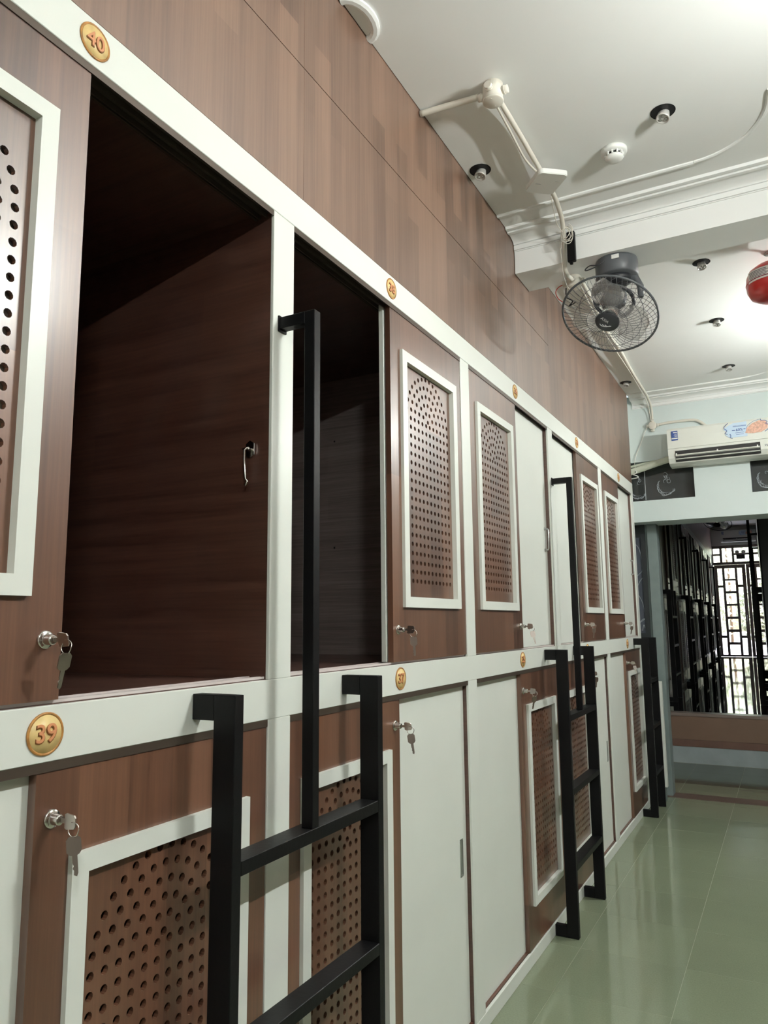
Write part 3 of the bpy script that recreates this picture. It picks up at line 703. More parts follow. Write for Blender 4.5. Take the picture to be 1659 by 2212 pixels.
# conduits, junction boxes and cable
def smooth(pts, n=6):
    P_ = []
    for i in range(len(pts)-1):
        p0, p1, p2, p3 = pts[max(i-1, 0)], pts[i], pts[i+1], pts[min(i+2, len(pts)-1)]
        for k in range(n):
            t = k/n; P_.append(tuple(.5*((2*p1[j])+(-p0[j]+p2[j])*t+(2*p0[j]-5*p1[j]+4*p2[j]-p3[j])*t*t+(-p0[j]+3*p1[j]-3*p2[j]+p3[j])*t**3) for j in range(3)))
    P_.append(pts[-1]); return P_
def run(name, pts, r, m_, label, cat, n=10, sm=True, group=None):
    return tag(obj(name, MB().tube(smooth(pts) if sm else pts, r, n), m_), label, cat, group)
def jbox(x, y, z, d, label, r=0.034, h=0.046):
    """round surface box; d = outward direction"""
    t = thing('junction_box', label, 'junction box', (x, y, z)); q = Vector((0, 0, 1)).rotation_difference(Vector(d)).to_matrix().to_4x4()
    obj('body', MB().lathe([(r, 0), (r, h), (0.0001, h)], 28), M['plastic'], t, xf=q)
    obj('lid', MB().lathe([(r+.0015, h+.0003), (r+.0015, h+.004), (r-.001, h+.006), (0.0001, h+.006)], 28).cyl((r*.6, 0, h+.005), (r*.6, 0, h+.0075), .003, n=8).cyl((-r*.6, 0, h+.005), (-r*.6, 0, h+.0075), .003, n=8), M['plastic'], t, xf=q)
    for a in (0, PI/2, PI, 3*PI/2): 
        obj('spout', MB().cyl((math.cos(a)*r*.9, math.sin(a)*r*.9, h*.55), (math.cos(a)*(r+.020), math.sin(a)*(r+.020), h*.55), .0135, n=14).cyl((math.cos(a)*(r+.005), math.sin(a)*(r+.005), h*.55), (math.cos(a)*(r+.009), math.sin(a)*(r+.009), h*.55), .0155, n=14), M['plastic'], t, xf=q)
    return t
jbox(0.284, 2.330, CZ, (0, 0, -1), 'cream round junction box on the near ceiling above the brown wall', r=0.036, h=0.062)
run('conduit', [(0.001, 2.322, 3.338), (0.12, 2.330, 3.336), (0.228, 2.331, 3.328)], 0.0115, M['plastic'], 'short cream conduit from the brown wall to the near junction box', 'conduit')
run('conduit', [(0.290, 2.388, 3.328), (0.292, 2.60, 3.334), (0.296, 2.85, 3.330), (0.298, 3.02, 3.326)], 0.0105, M['plastic'], 'cream conduit from the near junction box down to the router', 'conduit')
run('cable', [(0.276, 2.37, 3.318), (0.270, 2.55, 3.325), (0.268, 2.75, 3.32), (0.285, 2.86, 3.318)], 0.0045, M['plastic'], 'thin cream cable beside the conduit above the router', 'cable')
t = thing('wifi_router', 'flat white diamond-shaped router hanging under the near ceiling conduit', 'router', (0.307, 2.920, 3.298))
def rrect(w, h, r, n=5):
    P_ = []
    for cx, cy, a0 in ((w-r, h-r, 0), (-w+r, h-r, PI/2), (-w+r, -h+r, PI), (w-r, -h+r, 3*PI/2)):
        P_ += [(cx+r*math.cos(a0+PI/2*k/n), cy+r*math.sin(a0+PI/2*k/n)) for k in range(n+1)]
    return P_
RX = Matrix.Rotation(math.radians(38), 4, 'Z') @ Matrix.Rotation(math.radians(6), 4, 'X')
obj('case', MB().prism(rrect(0.064, 0.088, 0.020), 'Z', -0.006, 0.012), M['wplastic'], t, xf=RX)
obj('cover', MB().prism(rrect(0.0625, 0.0865, 0.020), 'Z', -0.009, -0.006), M['wplastic'], t, xf=RX)
obj('printed_mark', MB().box(-0.045, -0.020, 0.006, 0.008, -0.0098, -0.0091).box(-0.045, -0.026, 0.002, 0.004, -0.0098, -0.0091).box(0.030, 0.046, -0.030, -0.027, -0.0098, -0.0091), M['alu'], t, xf=RX)
obj('bracket', MB().box(-.012, .012, -.012, .012, .012, .026), M['wplastic'], t)
run('conduit', [(0.300, 3.02, 3.322), (0.296, 3.12, 3.322), (0.283, 3.26, 3.312), (0.268, 3.345, 3.28), (0.258, 3.395, 3.22), (0.254, 3.402, 3.16), (0.250, 3.425, 3.13), (0.248, 3.49, 3.128), (0.248, 3.545, 3.138)], 0.0105, M['plastic'], 'cream conduit bending over the plaster beam towards the fan', 'conduit')
jbox(0.248, 3.600, 3.17, (0, 0, -1), 'cream junction box under the beam beside the fan', r=0.036, h=0.05)
run('red_wire', [(0.20, 3.60, 3.142), (0.170, 3.60, 3.135), (0.148, 3.62, 3.12), (0.150, 3.66, 3.10), (0.172, 3.69, 3.085)], 0.0022, M['redwire'], 'loose red wire curling from the junction box under the beam', 'wire', 6)
run('black_wire', [(0.20, 3.63, 3.135), (0.19, 3.67, 3.105), (0.215, 3.69, 3.085), (0.19, 3.71, 3.07), (0.225, 3.72, 3.09)], 0.0032, M['black'], 'black taped wire ends below the junction box beside the fan', 'wire', 6)
cb = MB()
for k in range(5):
    r = 0.022+0.003*k; ox = 0.285+0.007*math.sin(k*2.3); oz = 3.262+0.006*math.cos(k*1.9)
    cb.tube([(ox+r*.8*math.cos(a), 3.325+0.004*k+0.008*math.sin(a*2+k), oz+r*1.2*math.sin(a)) for a in [2*PI*q/22 for q in range(22)]], 0.0018, 6, closed=True)
cb.tube(smooth([(0.292, 3.05, 3.305), (0.275, 3.15, 3.30), (0.262, 3.25, 3.285), (0.270, 3.31, 3.27)]), 0.0018, 6)
cb.tube(smooth([(0.262, 3.33, 3.24), (0.245, 3.37, 3.20), (0.244, 3.395, 3.15), (0.243, 3.41, 3.10), (0.240, 3.48, 3.08), (0.235, 3.56, 3.09)]), 0.0016, 6)
tag(obj('cable_coil', cb, M['plastic']), 'coiled thin white cable tied to the conduit in front of the beam', 'cable')
t = thing('power_adapter', 'slim black power adapter hanging from white cables in front of the beam', 'adapter', (0.296, 3.372, 3.215))
obj('body', MB().box(-.019, .019, -.012, .012, -.075, .075, .003), M['black'], t); obj('cord', MB().tube(smooth([(-.008, 0, .074), (-.010, -.004, .09), (-.018, -.02, .10)]), .004, 8).tube(smooth([(.006, 0, .074), (.010, -.006, .094), (-.002, -.02, .11)]), .0022, 6), M['plastic'], t)
obj('plug_tail', MB().box(-.010, .004, -.008, .006, -.088, -.075, .002), M['black'], t)

run('conduit', [(0.240, 3.655, 3.146), (0.232, 3.70, 3.20), (0.205, 3.80, 3.32), (0.190, 4.2, 3.340), (0.162, 4.72, 3.341), (0.170, 5.2, 3.340), (0.158, 5.8, 3.341), (0.160, 6.35, 3.335), (0.160, 6.50, 3.325), (0.162, 6.62, 3.29), (0.164, 6.644, 3.24), (0.164, 6.645, 3.165)], 0.0105, M['plastic'], 'long cream conduit along the far ceiling down to the wall junction box', 'conduit')
run('cable', [(0.225, 3.68, 3.17), (0.19, 3.80, 3.322), (0.172, 4.2, 3.328), (0.148, 4.72, 3.33), (0.150, 5.2, 3.322), (0.146, 5.8, 3.333), (0.142, 6.3, 3.325), (0.144, 6.5, 3.312), (0.146, 6.61, 3.27), (0.150, 6.63, 3.22), (0.152, 6.636, 3.16)], 0.0035, M['plastic'], 'thin wavy cable running beside the far ceiling conduit', 'cable', 6)
jbox(0.164, FY, 3.115, (0, -1, 0), 'cream round junction box on the far wall left of the air conditioner', r=0.033, h=0.03)
run('conduit', [(0.215, 6.644, 3.118), (0.30, 6.644, 3.125), (0.46, 6.644, 3.124), (0.53, 6.644, 3.108), (0.585, 6.644, 3.060), (0.60, 6.644, 3.03)], 0.0115, M['plastic'], 'cream conduit from the wall junction box to the air conditioner', 'conduit')
run('cable', [(0.115, 6.640, 3.102), (0.085, 6.648, 3.04), (0.050, 6.648, 2.955), (0.012, 6.645, 2.87), (-0.005, 6.64, 2.79), (0.012, 6.60, 2.735)], 0.0028, M['plastic'], 'thin grey cable slanting from wall junction box towards the brown wall', 'cable', 6)

# pipe bundle
t = thing('pipe_bundle', 'wrapped pale refrigerant pipe drooping from the air conditioner to the brown wall', 'pipe', (0, 0, 0))
obj('wrapped_pipe', MB().tube(smooth([(0.34, 6.575, 2.800), (0.25, 6.585, 2.785), (0.12, 6.60, 2.755), (0.04, 6.60, 2.733), (-0.02, 6.58, 2.715), (-0.08, 6.56, 2.70)]), 0.027, 12), M['foam'], t)
obj('copper_pipe', MB().tube(smooth([(0.34, 6.62, 2.815), (0.2, 6.63, 2.80), (0.05, 6.635, 2.782), (-0.06, 6.63, 2.765)]), 0.012, 8), M['foam'], t)
obj('loose_wire', MB().tube(smooth([(-0.02, 6.59, 2.735), (0.015, 6.56, 2.72), (0.02, 6.56, 2.70), (-0.01, 6.57, 2.69), (0.02, 6.565, 2.675), (0.03, 6.57, 2.66), (-0.03, 6.58, 2.655)]), 0.004, 6), M['wplastic'], t)

# ================================================================== AIR CONDITIONER
def air_conditioner(loc, label, rz=0.0):
    t = thing('air_conditioner', label, 'air conditioner', loc, rz); Wd = 0.82
    prof = [(0.0, 0.0), (-0.10, 0.0), (-0.165, 0.012), (-0.195, 0.050), (-0.207, 0.120), (-0.207, 0.127), (-0.202, 0.127), (-0.202, 0.130), (-0.210, 0.130), (-0.212, 0.22), (-0.205, 0.285), (-0.190, 0.302), (-0.02, 0.305), (0.0, 0.305)]
    obj('shell', MB().prism(prof, 'X', 0, Wd), M['ac'], t)
    # outlet: dark recess follows the slanted lower front
    out = obj('air_outlet', MB().prism([(-.1765, .020), (-.1975, .050), (-.2065, .108), (-.200, .108), (-.190, .052), (-.170, .022)], 'X', 0.055, 0.685), M['slot'], t)
    obj('louvre', MB().prism([(-.198, .062), (-.214, .070), (-.214, .075), (-.198, .067)], 'X', 0.058, 0.682), M['ac'], out)
    obj('louvre', MB().prism([(-.185, .036), (-.200, .042), (-.200, .045), (-.185, .040)], 'X', 0.058, 0.682), M['ac'], out)
    for x in (0.06, 0.37, 0.66): obj('louvre_pin', MB().box(x, x+.010, -.216, -.203, .068, .086, .001), M['wplastic'], out)
    s1 = MB().box(0.035, 0.085, -0.2145, -0.2125, 0.195, 0.275); l1 = obj('energy_label', s1, M['blue'], t)
    obj('label_stripes', MB().box(0.060, 0.083, -0.2152, -0.2146, 0.245, 0.249).box(0.055, 0.083, -0.2152, -0.2146, 0.235, 0.238).box(0.060, 0.083, -0.2152, -0.2146, 0.226, 0.229).box(0.050, 0.083, -0.2152, -0.2146, 0.258, 0.266).box(0.037, 0.083, -0.2152, -0.2146, 0.207, 0.217), M['wplastic'], l1)
    pr = MB(); pr.prism([(0.47, .165), (0.44, .19), (0.455, .215), (0.43, .235), (0.46, .262), (0.50, .28), (0.60, .285), (0.60, .165)], 'Y', -0.2150, -0.2132); l2 = obj('promo_sticker', pr, M['sky'], t)
    pk = MB(); pk.prism([(0.585, .19), (0.60, .23), (0.64, .262), (0.69, .280), (0.735, .270), (0.75, .24), (0.745, .21), (0.70, .185), (0.64, .182)], 'Y', -0.2156, -0.2138); obj('picture', pk, M['pink'], l2)
    sq = MB()
    sq.tube(smooth([(0.465, -.216, .285), (0.435, -.216, .250), (0.455, -.216, .225), (0.44, -.216, .205), (0.458, -.216, .195)]), .0022, 5)
    sq.tube(smooth([(0.475, -.216, .195), (0.482, -.216, .178), (0.475, -.216, .168), (0.492, -.216, .158)]), .0022, 5)
    sq.tube(smooth([(0.70, -.2165, .290), (0.705, -.2165, .278), (0.73, -.2165, .275), (0.745, -.2165, .262), (0.735, -.2165, .248), (0.760, -.2165, .235), (0.755, -.2165, .21), (0.725, -.2165, .185)]), .0022, 5)
    sq.tube(smooth([(0.595, -.2165, .225), (0.61, -.2165, .25), (0.65, -.2165, .278), (0.70, -.2165, .288)]), .0012, 5)
    obj('squiggle', sq, M['blue'], l2)
    me = text_mesh('60%', 0.030, 0.0004, [M['blue']], bevel=0.0004); me.transform(XF_NY); link('lettering', me, l2, (0.545, -0.2156, 0.222))
    obj('small_print', MB().box(0.492, 0.515, -.2156, -.2150, .218, .224).box(0.575, 0.590, -.2156, -.2150, .222, .227).box(0.50, 0.595, -.2156, -.2150, .250, .254).box(0.50, 0.595, -.2156, -.2150, .258, .2595).box(0.515, 0.58, -.2156, -.2150, .198, .201).box(0.520, 0.575, -.2156, -.2150, .184, .187), M['blue'], l2)
    obj('display_print', MB().box(0.715, 0.745, -.2010, -.1985, .082, .085).box(0.718, 0.725, -.200, -.1975, .072, .077).box(0.730, 0.742, -.200, -.1975, .072, .077), M['ink'], t)
    return t
ac = air_conditioner((0.297, FY-0.001, 2.722), 'white wall air conditioner with stickers on the far wall above the opening')

# ================================================================== FAN
def fan(loc, label, drop=0.0):
    """ceiling-mounted orbit fan; origin where the mount meets the beam, head tilted towards -Y"""
    t = thing('ceiling_fan', label, 'fan', loc)
    obj('mount', MB().lathe([(0.096, 0), (0.099, -0.010), (0.099, -0.080), (0.092, -0.087), (0.0001, -0.087)], 32), M['fan'], t)
    obj('mount_core', MB().lathe([(0.070, -0.087), (0.068, -0.108), (0.050, -0.118), (0.0001, -0.118)], 24), M['fandark'], t)
    mt = obj('rating_label', MB().box(-.004, .030, -.1005, -.094, -.030, -.010), M['wplastic'], t)
    yk = MB()
    for s in (-1, 1): yk.tube([(s*.030, 0, -.10), (s*.088, .0, -.108), (s*.104, .0, -.15), (s*.103, .0, -.205)], [.018, .018, .016, .013], 10)
    obj('yoke', yk, M['fan'], t)
    tl = math.radians(31); c0 = Vector((-.018, -.01, -.200))
    X = Matrix.Translation(c0) @ Matrix.Rotation(-tl, 4, 'X') @ Matrix.Rotation(math.radians(9), 4, 'Y')      # local -Z = blowing direction
    hd = MB(); hd.tube([(.092*math.cos(a), .092*math.sin(a), -.004) for a in [2*PI*k/28 for k in range(28)]], .009, 8, closed=True)
    obj('gimbal_ring', hd, M['fandark'], t, xf=X)
    obj('motor', MB().lathe([(0.0001, .055), (.035, .055), (.052, .040), (.056, .010), (.056, -.025), (.044, -.040), (.040, -.052), (.0001, -.052)], 28), M['fan'], t, xf=X)
    vt = MB()
    for k in range(12):
        a = 2*PI*k/12; vt.tube([(.040*math.cos(a), .040*math.sin(a), -.0405), (.054*math.cos(a+.3), .054*math.sin(a+.3), -.028)], .0028, 5)
    obj('motor_vents', vt, M['fandark'], t, xf=X)
    R_ = 0.222; zc = -0.105
    # cage: rear and front spiral wires
    cg = MB(); fr = MB(); nW = 56
    for k in range(nW):
        a = 2*PI*k/nW; ptsb = []; ptsf = []
        for i in range(7):
            s_ = i/6; r = .060+(R_-.060)*s_; tw = a+.45*s_*s_
            ptsb.append((r*math.cos(tw), r*math.sin(tw), zc+.055*math.cos(PI/2*s_**1.6)))
            r2_ = .042+(R_-.042)*s_; tw = a-.32*s_
            ptsf.append((r2_*math.cos(tw), r2_*math.sin(tw), zc-.006-.045*math.cos(PI/2*s_**2.2)))
        if k % 2 == 0: cg.tube(ptsb, .0010, 4, caps=False)
        fr.tube(ptsf, .0011, 4, caps=False)
    for rr_, zz in ((.150, .036),): cg.tube([(rr_*math.cos(a), rr_*math.sin(a), zc+zz) for a in [2*PI*k/40 for k in range(40)]], .0015, 5, closed=True)
    for rr_, zz in ((.155, -.041), (.095, -.050)): fr.tube([(rr_*math.cos(a), rr_*math.sin(a), zc+zz) for a in [2*PI*k/40 for k in range(40)]], .0013, 5, closed=True)
    obj('rear_cage', cg, M['wire'], t, xf=X); obj('front_cage', fr, M['wire'], t, xf=X)
    obj('cage_rim', MB().tube([(R_*math.cos(a), R_*math.sin(a), zc) for a in [2*PI*k/56 for k in range(56)]], .0055, 8, closed=True), M['fan'], t, xf=X)
    cap = obj('centre_cap', MB().lathe([(.0001, zc-.040), (.055, zc-.040), (.057, zc-.046), (.053, zc-.054), (.0001, zc-.057)], 32), M['fandark'], t, xf=X)
    lg = MB()
    for k in range(3):
        p = [(.006*k+.012*math.cos(a)-.006, .004+.012*math.sin(a)*.7-.014+.003*k, 0) for a in [PI*.9+PI*1.0*q/8 for q in range(9)]]; lg.tube(p, .0013, 4)
    XC = X @ Matrix.Translation((0, 0, zc-.0575)) @ Matrix.Rotation(PI, 4, 'X')
    lg2 = MB()
    for k in range(3): lg2.tube([(-.020+.008*k+(.022-.004*k)*math.cos(a), .000-.012*math.sin(a)*(1-.2*k)-.010, 0) for a in [PI*.05+PI*.95*q/10 for q in range(11)]], .0017, 4)
    lg.bm.free(); lo = obj('printed_mark', lg2, M['logo'], cap, xf=XC @ Matrix.Rotation(math.radians(-20), 4, 'Z') @ Matrix.Translation((.012, -.002, 0)))
    me = text_mesh('ASIA', 0.021, 0.0004, [M['logo']]); me.transform(XC @ Matrix.Translation((-.006, .017, 0)) @ Matrix.Rotation(math.radians(-50), 4, 'Z')); link('lettering', me, cap)
    for k in range(3):
        b = MB(); ns, nr = 9, 8; a0 = 2*PI*k/3+.4; V = []
        for i in range(nr):
            s_ = i/(nr-1); r = .038+.150*s_; wd = (.50+.42*math.sin(PI*min(1, s_*1.05)**.8)) if s_ < .98 else .30; row = []
            for j in range(ns):
                q = j/(ns-1)-.5; a = a0+q*wd*1.9*(1-.25*s_)+.35*s_; row.append(b.bm.verts.new((r*math.cos(a), r*math.sin(a), zc+.012-q*.050*(.6+.4*s_)-.010*math.cos(q*PI))))
            V.append(row)
        for i in range(nr-1):
            for j in range(ns-1):
                f = b.bm.faces.new((V[i][j], V[i][j+1], V[i+1][j+1], V[i+1][j])); f.smooth = True
        bmesh.ops.solidify(b.bm, geom=b.bm.faces[:], thickness=.0015)
        obj('blade', b, M['bladegrey'], t, xf=X)
    obj('blade_hub', MB().lathe([(.0001, zc+.030), (.036, zc+.028), (.038, zc-.020), (.030, zc-.030), (.0001, zc-.032)], 24), M['bladegrey'], t, xf=X)
    obj('mount_wire', MB().tube(smooth([(-.03, -.086, -.02), (-.07, -.10, -.045), (-.11, -.08, -.03), (-.135, -.07, -.04), (-.12, -.09, -.055), (-.08, -.095, -.05)]), .003, 6), M['fandark'], t)
    return t
fan1 = fan((0.470, 3.535, 3.170), 'dark grey caged orbit fan hanging under the plaster beam')

# red hanging extinguisher
t = thing('hanging_extinguisher', 'glossy red ceiling-hung extinguisher at the right edge of the picture', 'fire extinguisher', (1.135, 4.215, CZ))
obj('tank', MB().lathe([(.0001, -.055), (.030, -.057), (.075, -.072), (.110, -.098), (.124, -.130), (.127, -.165), (.124, -.200), (.108, -.235), (.070, -.258), (.040, -.264), (.0001, -.264)], 40), M['red'], t)
obj('seam_ring', MB().lathe([(.1265, -.160), (.1285, -.163), (.1285, -.168), (.1265, -.171)], 40), M['red'], t)
obj('hanger', MB().cyl((0, 0, -.001), (0, 0, -.058), .010, n=12).lathe([(.030, 0), (.030, -.006), (.0001, -.006)], 20), M['alu'], t)
obj('nozzle', MB().lathe([(.016, -.262), (.016, -.275), (.022, -.280), (.022, -.286), (.0001, -.290)], 20), M['alu'], t)
lb = MB(); V = []
for i in range(9):
    a = math.radians(-150+8.5*i); V.append([lb.bm.verts.new((.1282*math.cos(a), .1282*math.sin(a), z)) for z in (-.178, -.118)])
for A, B in zip(V, V[1:]): lb.bm.faces.new((A[0], B[0], B[1], A[1]))
l = obj('paper_label', lb, M['paper'], t)
pt = MB()
for k in range(6):
    V = []; rr_ = .1288; z = -.128-.0075*k
    for i in range(7):
        a = math.radians(-145+8.5*i*(1 if k % 2 else .85)); V.append([pt.bm.verts.new((rr_*math.cos(a), rr_*math.sin(a), z+q)) for q in (-.0016, .0016)])
    for A, B in zip(V, V[1:]): pt.bm.faces.new((A[0], B[0], B[1], A[1]))
obj('printed_lines', pt, M['ink'], l)

# short tube lamps on the right wall
for k, (x, y, z, ln, e) in enumerate(LAMPS):
    t = thing('led_batten', ['short LED tube lamp high on the right wall before the beam', 'short LED tube lamp high on the right wall beyond the beam', 'short LED tube lamp high on the right wall behind the camera'][k], 'lamp', (XR, y, z))
    obj('housing', MB().box(-0.030, -0.001, -ln/2-.02, ln/2+.02, -.020, .020, .004), M['wplastic'], t)
    obj('tube', MB().cyl((x-XR, -ln/2, 0), (x-XR, ln/2, 0), .014, n=10), mat('tube_glow', (.8, .8, .8), emit=((0.955, 1.0, 0.965), e)), t)
    for s_ in (-1, 1): obj('end_cap', MB().box(-0.140, -0.001, min(s_*(ln/2+.001), s_*(ln/2+.025)), max(s_*(ln/2+.001), s_*(ln/2+.025)), -.018, .018, .002), M['wplastic'], t)

# ================================================================== FAR ROOM
A2 = math.atan(0.027); Z2 = 0.5; YS = 8.60; YE = 21.35; CZ2 = 3.85
def T2(u, v, z=0.0):
    """local frame of the far rows: u away from the left row's face, v = along it (world y of the unrotated row)"""
    c, s = math.cos(A2), math.sin(A2); dv = v-8.34
    return (-0.22+u*c-dv*s, 8.34+u*s+dv*c, Z2+z)
struct('floor_far_room', MB().box(-2.9, 3.2, YS, YE+0.05, 0.44, Z2), M['granite'])
struct('ceiling_far_room', MB().box(-2.9, 3.2, 8.455, YE+.1, CZ2, CZ2+0.06), M['ceiling'])
struct('wall_far_room_header', MB().box(-2.9, 3.2, 8.46, 8.56, CZ, CZ2), M['ceiling'])
struct('wall_far_room_left', MB().box(-2.9, -2.8, 8.455, YE+.1, 0, CZ2), M['cream']); struct('wall_far_room_right', MB().box(3.1, 3.2, 8.455, YE+.1, 0, CZ2), M['cream'])
def strip(name, u0, u1, v0, v1, z0, z1, m_, kind=True):
    b = MB(); b.box(u0, u1, v0, v1, z0, z1); b.bm.transform(Matrix.Translation(T2(0, 0)) @ Matrix.Rotation(A2, 4, 'Z'))
    return struct(name, b, m_)
strip('wall_far_room_upper_left', -0.06, -0.002, 8.60-.0, 21.3, 2.588, CZ2-Z2, M['pinkwall'])
strip('wall_far_room_upper_right', 1.085, 1.14, 8.62, 21.3, 2.588, CZ2-Z2, M['pinkwall'])
strip('wall_far_room_near_left', -2.3, -0.04, 8.44, 8.50, 0, CZ2-Z2-.01, M['cream'])
strip('wall_far_room_near_right', 1.10, 2.9, 8.50, 8.56, 0, CZ2-Z2-.01, M['darkframe'])
struct('ceiling_beam_far_room', MB().box(-1.4, 2.4, 13.65, 13.9, 3.36, CZ2), M['ceiling'])
pc = [8.56+BAY*k for k in range(0, 11)]
fposts = [c-PW/2 for c in pc]
bunk_frame(T2(0, 0), A2, 'rails and posts of the left pod row in the far room', fposts, fposts[0], fposts[-1]+PW)
GRP = {('U', 0): 'far upper pods with perforated door left', ('U', 1): 'far upper pods with perforated door right', ('L', 0): 'far lower pods with perforated door right', ('L', 1): 'far lower pods with perforated door left'}
LBL = {('U', 0): 'nearest upper pod of the far room with perforated door on its left side', ('U', 1): 'nearest upper pod of the far room with perforated door on its right side',
       ('L', 0): 'nearest lower pod of the far room with perforated door on its right side', ('L', 1): 'nearest lower pod of the far room with perforated door on its left side'}
first = {}
for k in range(10):
    for kind in 'UL':
        par = k % 2; key = (kind, par); v = fposts[k]+PW
        b, p = (L_, R_c) if (kind == 'U') == (par == 0) else (R_c, L_)
        if key not in first: first[key] = pod(kind, T2(0, v), A2, b, p, LBL[key], GRP[key])
        else:
            z0 = ZU0 if kind == 'U' else ZL0
            n_ = {2: 'second', 3: 'second', 4: 'third', 5: 'third', 6: 'fourth', 7: 'fourth', 8: 'last', 9: 'last'}[k]
            dup(first[key], T2(0, v, z0), A2, (n_ if n_ != 'last' else 'farthest')+LBL[key][7:])
lad = None
for k in (1, 3, 5, 7, 9):
    loc = T2(0, pc[k]-.28)
    if lad is None: lad = ladder(0, .533, 'nearest black ladder of the far room left row, just past the door post', loc, A2, group='ladders along the far left row')
    else: dup(lad, loc, A2, {3: 'second nearest black ladder with grab bar on the far room left row', 5: 'middle black ladder with grab bar on the far room left row', 7: 'fourth black ladder with grab bar on the far room left row', 9: 'farthest black ladder on the left row, beside the glazed end door'}[k])
# right row of the far room: end board, body and ladders in silhouette
rr0 = thing('pod_row_block', 'black end of the right-hand pod row in the far room', 'sleeping pod', T2(1.085, 8.64), A2)
obj('end_panel', MB().box(0.0, 2.0, 0, .03, 0, 2.588), M['black'], rr0)
obj('row_body', MB().box(0.01, 2.0, .032, 12.4, 0, 2.586), M['door_wood'], rr0)
obj('rail', MB().box(-.004, .01, .032, 12.4, 1.234, 1.322).box(-.004, .01, .032, 12.4, 2.492, 2.586), M['white'], rr0)
lad2 = None
for k in (1, 3, 5):
    p = T2(1.083, pc[k]-.28+.56)
    if lad2 is None: lad2 = dup(lad, p, A2+PI, 'nearest black ladder in silhouette on the far room right row', 'ladders along the far right row')
    else: dup(lad2, p, A2+PI, {3: 'second black ladder in silhouette on the far room right row', 5: 'third black ladder in silhouette on the far room right row'}[k])

# end wall with glazed door and transom
def ex(x): return 0.97*x+0.032
def ez(z): return 0.97*z+0.0435
ew = MB(); ZT = ez(3.42)
ew.box(-2.8, ex(-.62), YE, YE+.12, Z2, CZ2); ew.box(ex(1.0), 3.1, YE, YE+.12, Z2, CZ2); ew.box(ex(-.62), ex(1.0), YE, YE+.12, ZT, CZ2)
struct('wall_end', ew, M['cream'])
def leaf(n, xo):
    """glazed door leaf: solid brown frame with the openings left free, one pane in each"""
    px = lambda x: ex(x)+xo
    panes = []
    for z1, z0 in ((2.809, 2.360), (2.298, 1.026), (0.959, 0.525)):
        panes += [(-.527, -.410, z0, z1), (-.042, .075, z0, z1)]
    for z1, z0 in ((2.807, 2.522), (2.479, 2.198), (2.137, 1.860), (1.806, 1.523), (1.459, 1.188), (1.112, .855), (.787, .523)): panes.append((-.350, -.101, z0, z1))
    b = MB(); x0, x1, zb, zt = -.60, .160, .475, 2.90
    def bar(a, c, z0, z1, d=0.0): b.box(px(a), px(c), YE+.03-d, YE+.075+d, ez(z0), ez(z1))
    bar(x0, -.527, zb, zt); bar(.075, x1, zb, zt); bar(-.410, -.350, zb, zt); bar(-.101, -.042, zb, zt)
    for a, c, zz in ((-.527, -.410, [(zb, .525), (.959, 1.026), (2.298, 2.360), (2.809, zt)]), (-.042, .075, [(zb, .525), (.959, 1.026), (2.298, 2.360), (2.809, zt)]),
                     (-.350, -.101, [(zb, .523), (.787, .855), (1.112, 1.188), (1.459, 1.523), (1.806, 1.860), (2.137, 2.198), (2.479, 2.522), (2.807, zt)])):
        for z0, z1 in zz: bar(a, c, z0, z1)
    d = struct('door_%d' % n, b, M['endframe'])
    me = {}
    for a, c, z0, z1 in panes: obj('pane', MB().box(px(a)+.0005, px(c)-.0005, YE+.050, YE+.054, ez(z0)+.0005, ez(z1)-.0005), M['clear'], d)
    obj('door_handle', MB().tube([(px(.12), YE+.03, ez(1.4)), (px(.12), YE-.02, ez(1.4)), (px(.12), YE-.02, ez(1.55)), (px(.12), YE+.03, ez(1.55))], .008, 8), M['alu'], d)
leaf(1, 0.0); leaf(2, ex(.165)-ex(-.60)+.012)
struct('trim_12', MB().box(ex(-.62), ex(1.0), YE+.02, YE+.09, ez(2.905), ez(2.955)), M['endframe'])
tb = MB(); y0, y1 = YE+.03, YE+.075
zt0, zt1 = ez(2.955), ZT
cols = [(-.62, -.60), (-.44, -.38), (-.14, -.085), (.30, .345), (.97, 1.0)]
for a, c in cols: tb.box(ex(a), ex(c), y0, y1, zt0, zt1)
tb.box(ex(-.62), ex(1.0), y0, y1, zt0, zt0+.02); tb.box(ex(-.62), ex(1.0), y0, y1, zt1-.07, zt1)
for a, c in ((-.60, -.44), (-.085, .30), (.345, .97)): tb.box(ex(a), ex(c), y0, y1, ez(3.155), ez(3.205))
w4 = struct('window_4', tb, M['endframe'])
for a, c in ((-.60, -.44), (-.38, -.14), (-.085, .30), (.345, .97)): obj('pane', MB().box(ex(a)+.001, ex(c)-.001, YE+.050, YE+.054, zt0+.02, zt1-.07), M['clear'], w4)
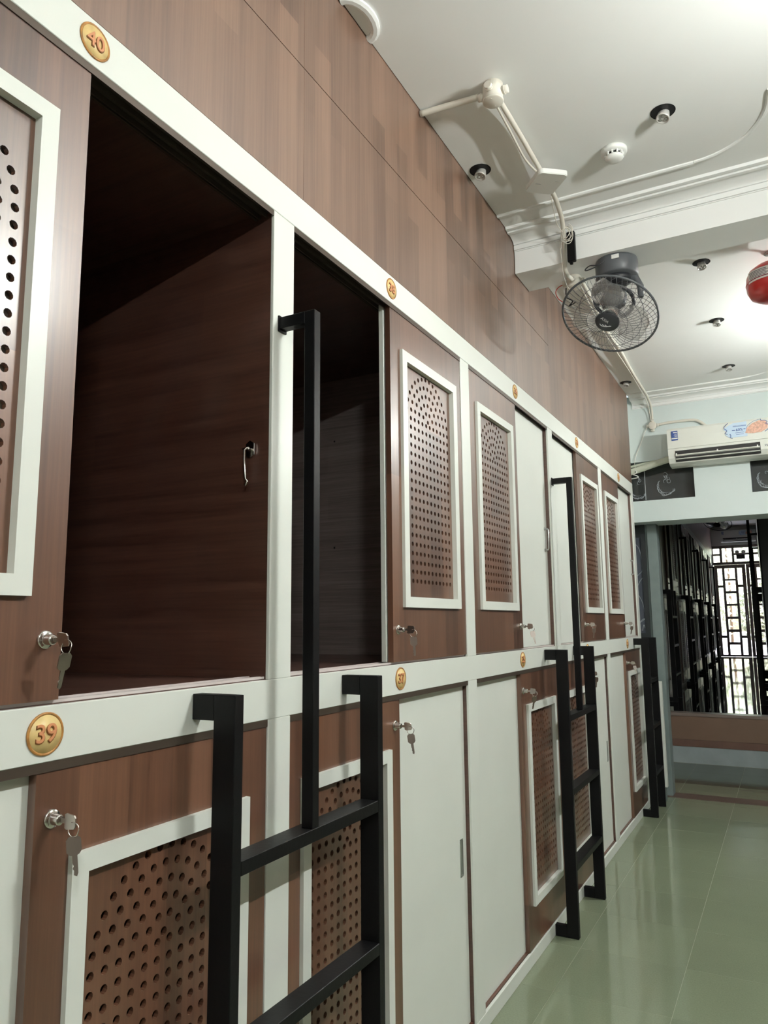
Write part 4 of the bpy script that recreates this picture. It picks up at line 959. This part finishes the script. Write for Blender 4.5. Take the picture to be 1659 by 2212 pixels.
# fittings in the far room
def dup_named(o, loc, label): 
    c = dup(o, loc, 0.0, label); return c
dup_named(ac, (ex(-.37), YE-0.001, ez(3.49)), 'white air conditioner high on the end wall of the far room')
dup_named(fan1, (0.17, 13.78, 3.36), 'black caged fan seen under the lintel in the far room')
t = thing('emergency_light', 'twin-headed emergency light with dark box before the far transom', 'emergency light', (ex(.075), YE-.03, ez(3.10)))
obj('box', MB().box(-.10, .10, -.04, .029, -.055, .055, .004), M['darkframe'], t)
for s in (-1, 1):
    obj('lamp_head', MB().lathe([(.0001, .035), (.03, .03), (.048, -.02), (.048, -.035), (.0001, -.03)], 20, origin=(s*.075, -.02, .12), axis='Y'), M['alu'], t)
    obj('stalk', MB().cyl((s*.05, 0, .05), (s*.075, 0, .12), .008, n=8), M['darkframe'], t)

# ================================================================== OUTSIDE
struct('ground_outside', MB().box(-30, 30, YE+.12, 70, 0.30, 0.44), M['concrete'])
def tree(x, y, h, r, seed, label, m_, group):
    t = thing('garden_tree', label, 'tree', (x, y, 0.44), 0, group); rr_ = random.Random(seed)
    obj('trunk', MB().tube([(0, 0, 0), (.05, .03, h*.3), (-.03, .05, h*.55), (0, 0, h*.8)], [.06, .05, .04, .02], 8), M['bark'], t)
    V = []; F = []
    for i in range(4200):
        th = rr_.random()*2*PI; ph = math.acos(2*rr_.random()-1); q = rr_.random()**.4
        c = Vector((r*q*math.sin(ph)*math.cos(th), r*q*math.sin(ph)*math.sin(th), h*.52+h*.48*q*math.cos(ph)))
        a = Vector((rr_.uniform(-1, 1), rr_.uniform(-1, 1), rr_.uniform(-1, 1))).normalized(); b = a.orthogonal().normalized(); s_ = rr_.uniform(.05, .12)
        n = len(V); V += [c-a*s_, c+b*s_*.5, c+a*s_, c-b*s_*.5]; F.append((n, n+1, n+2, n+3))
    me = bpy.data.meshes.new('foliage'); me.from_pydata([tuple(v) for v in V], [], F); me.materials.append(m_)
    o = link('foliage', me, t); o['kind'] = 'stuff'
for i, (x, y, h, r) in enumerate([(-2.9, 31, 6.5, 1.9), (0.9, 31.5, 6.2, 1.8), (-1.2, 37, 9, 2.6), (-7.0, 39, 9, 3.0), (4.6, 38, 8, 2.8), (-1.5, 27.0, 3.0, 0.95), (0.5, 27.3, 2.6, 0.95), (-3.9, 27.0, 2.8, 1.0)]):
    tree(x, y, h, r, i, ['tall green tree left behind the glazed end door', 'tall green tree right behind the glazed end door', 'tallest green tree far behind the glazed end door', 'distant green tree at far left of the garden', 'distant green tree at far right of the garden', 'low green shrub in the middle of the end door view', 'low green shrub right in the end door view', 'low yellow-green shrub left in the end door view'][i], M['leaf'] if i % 3 else M['leaf2'], 'garden trees beyond the end door')
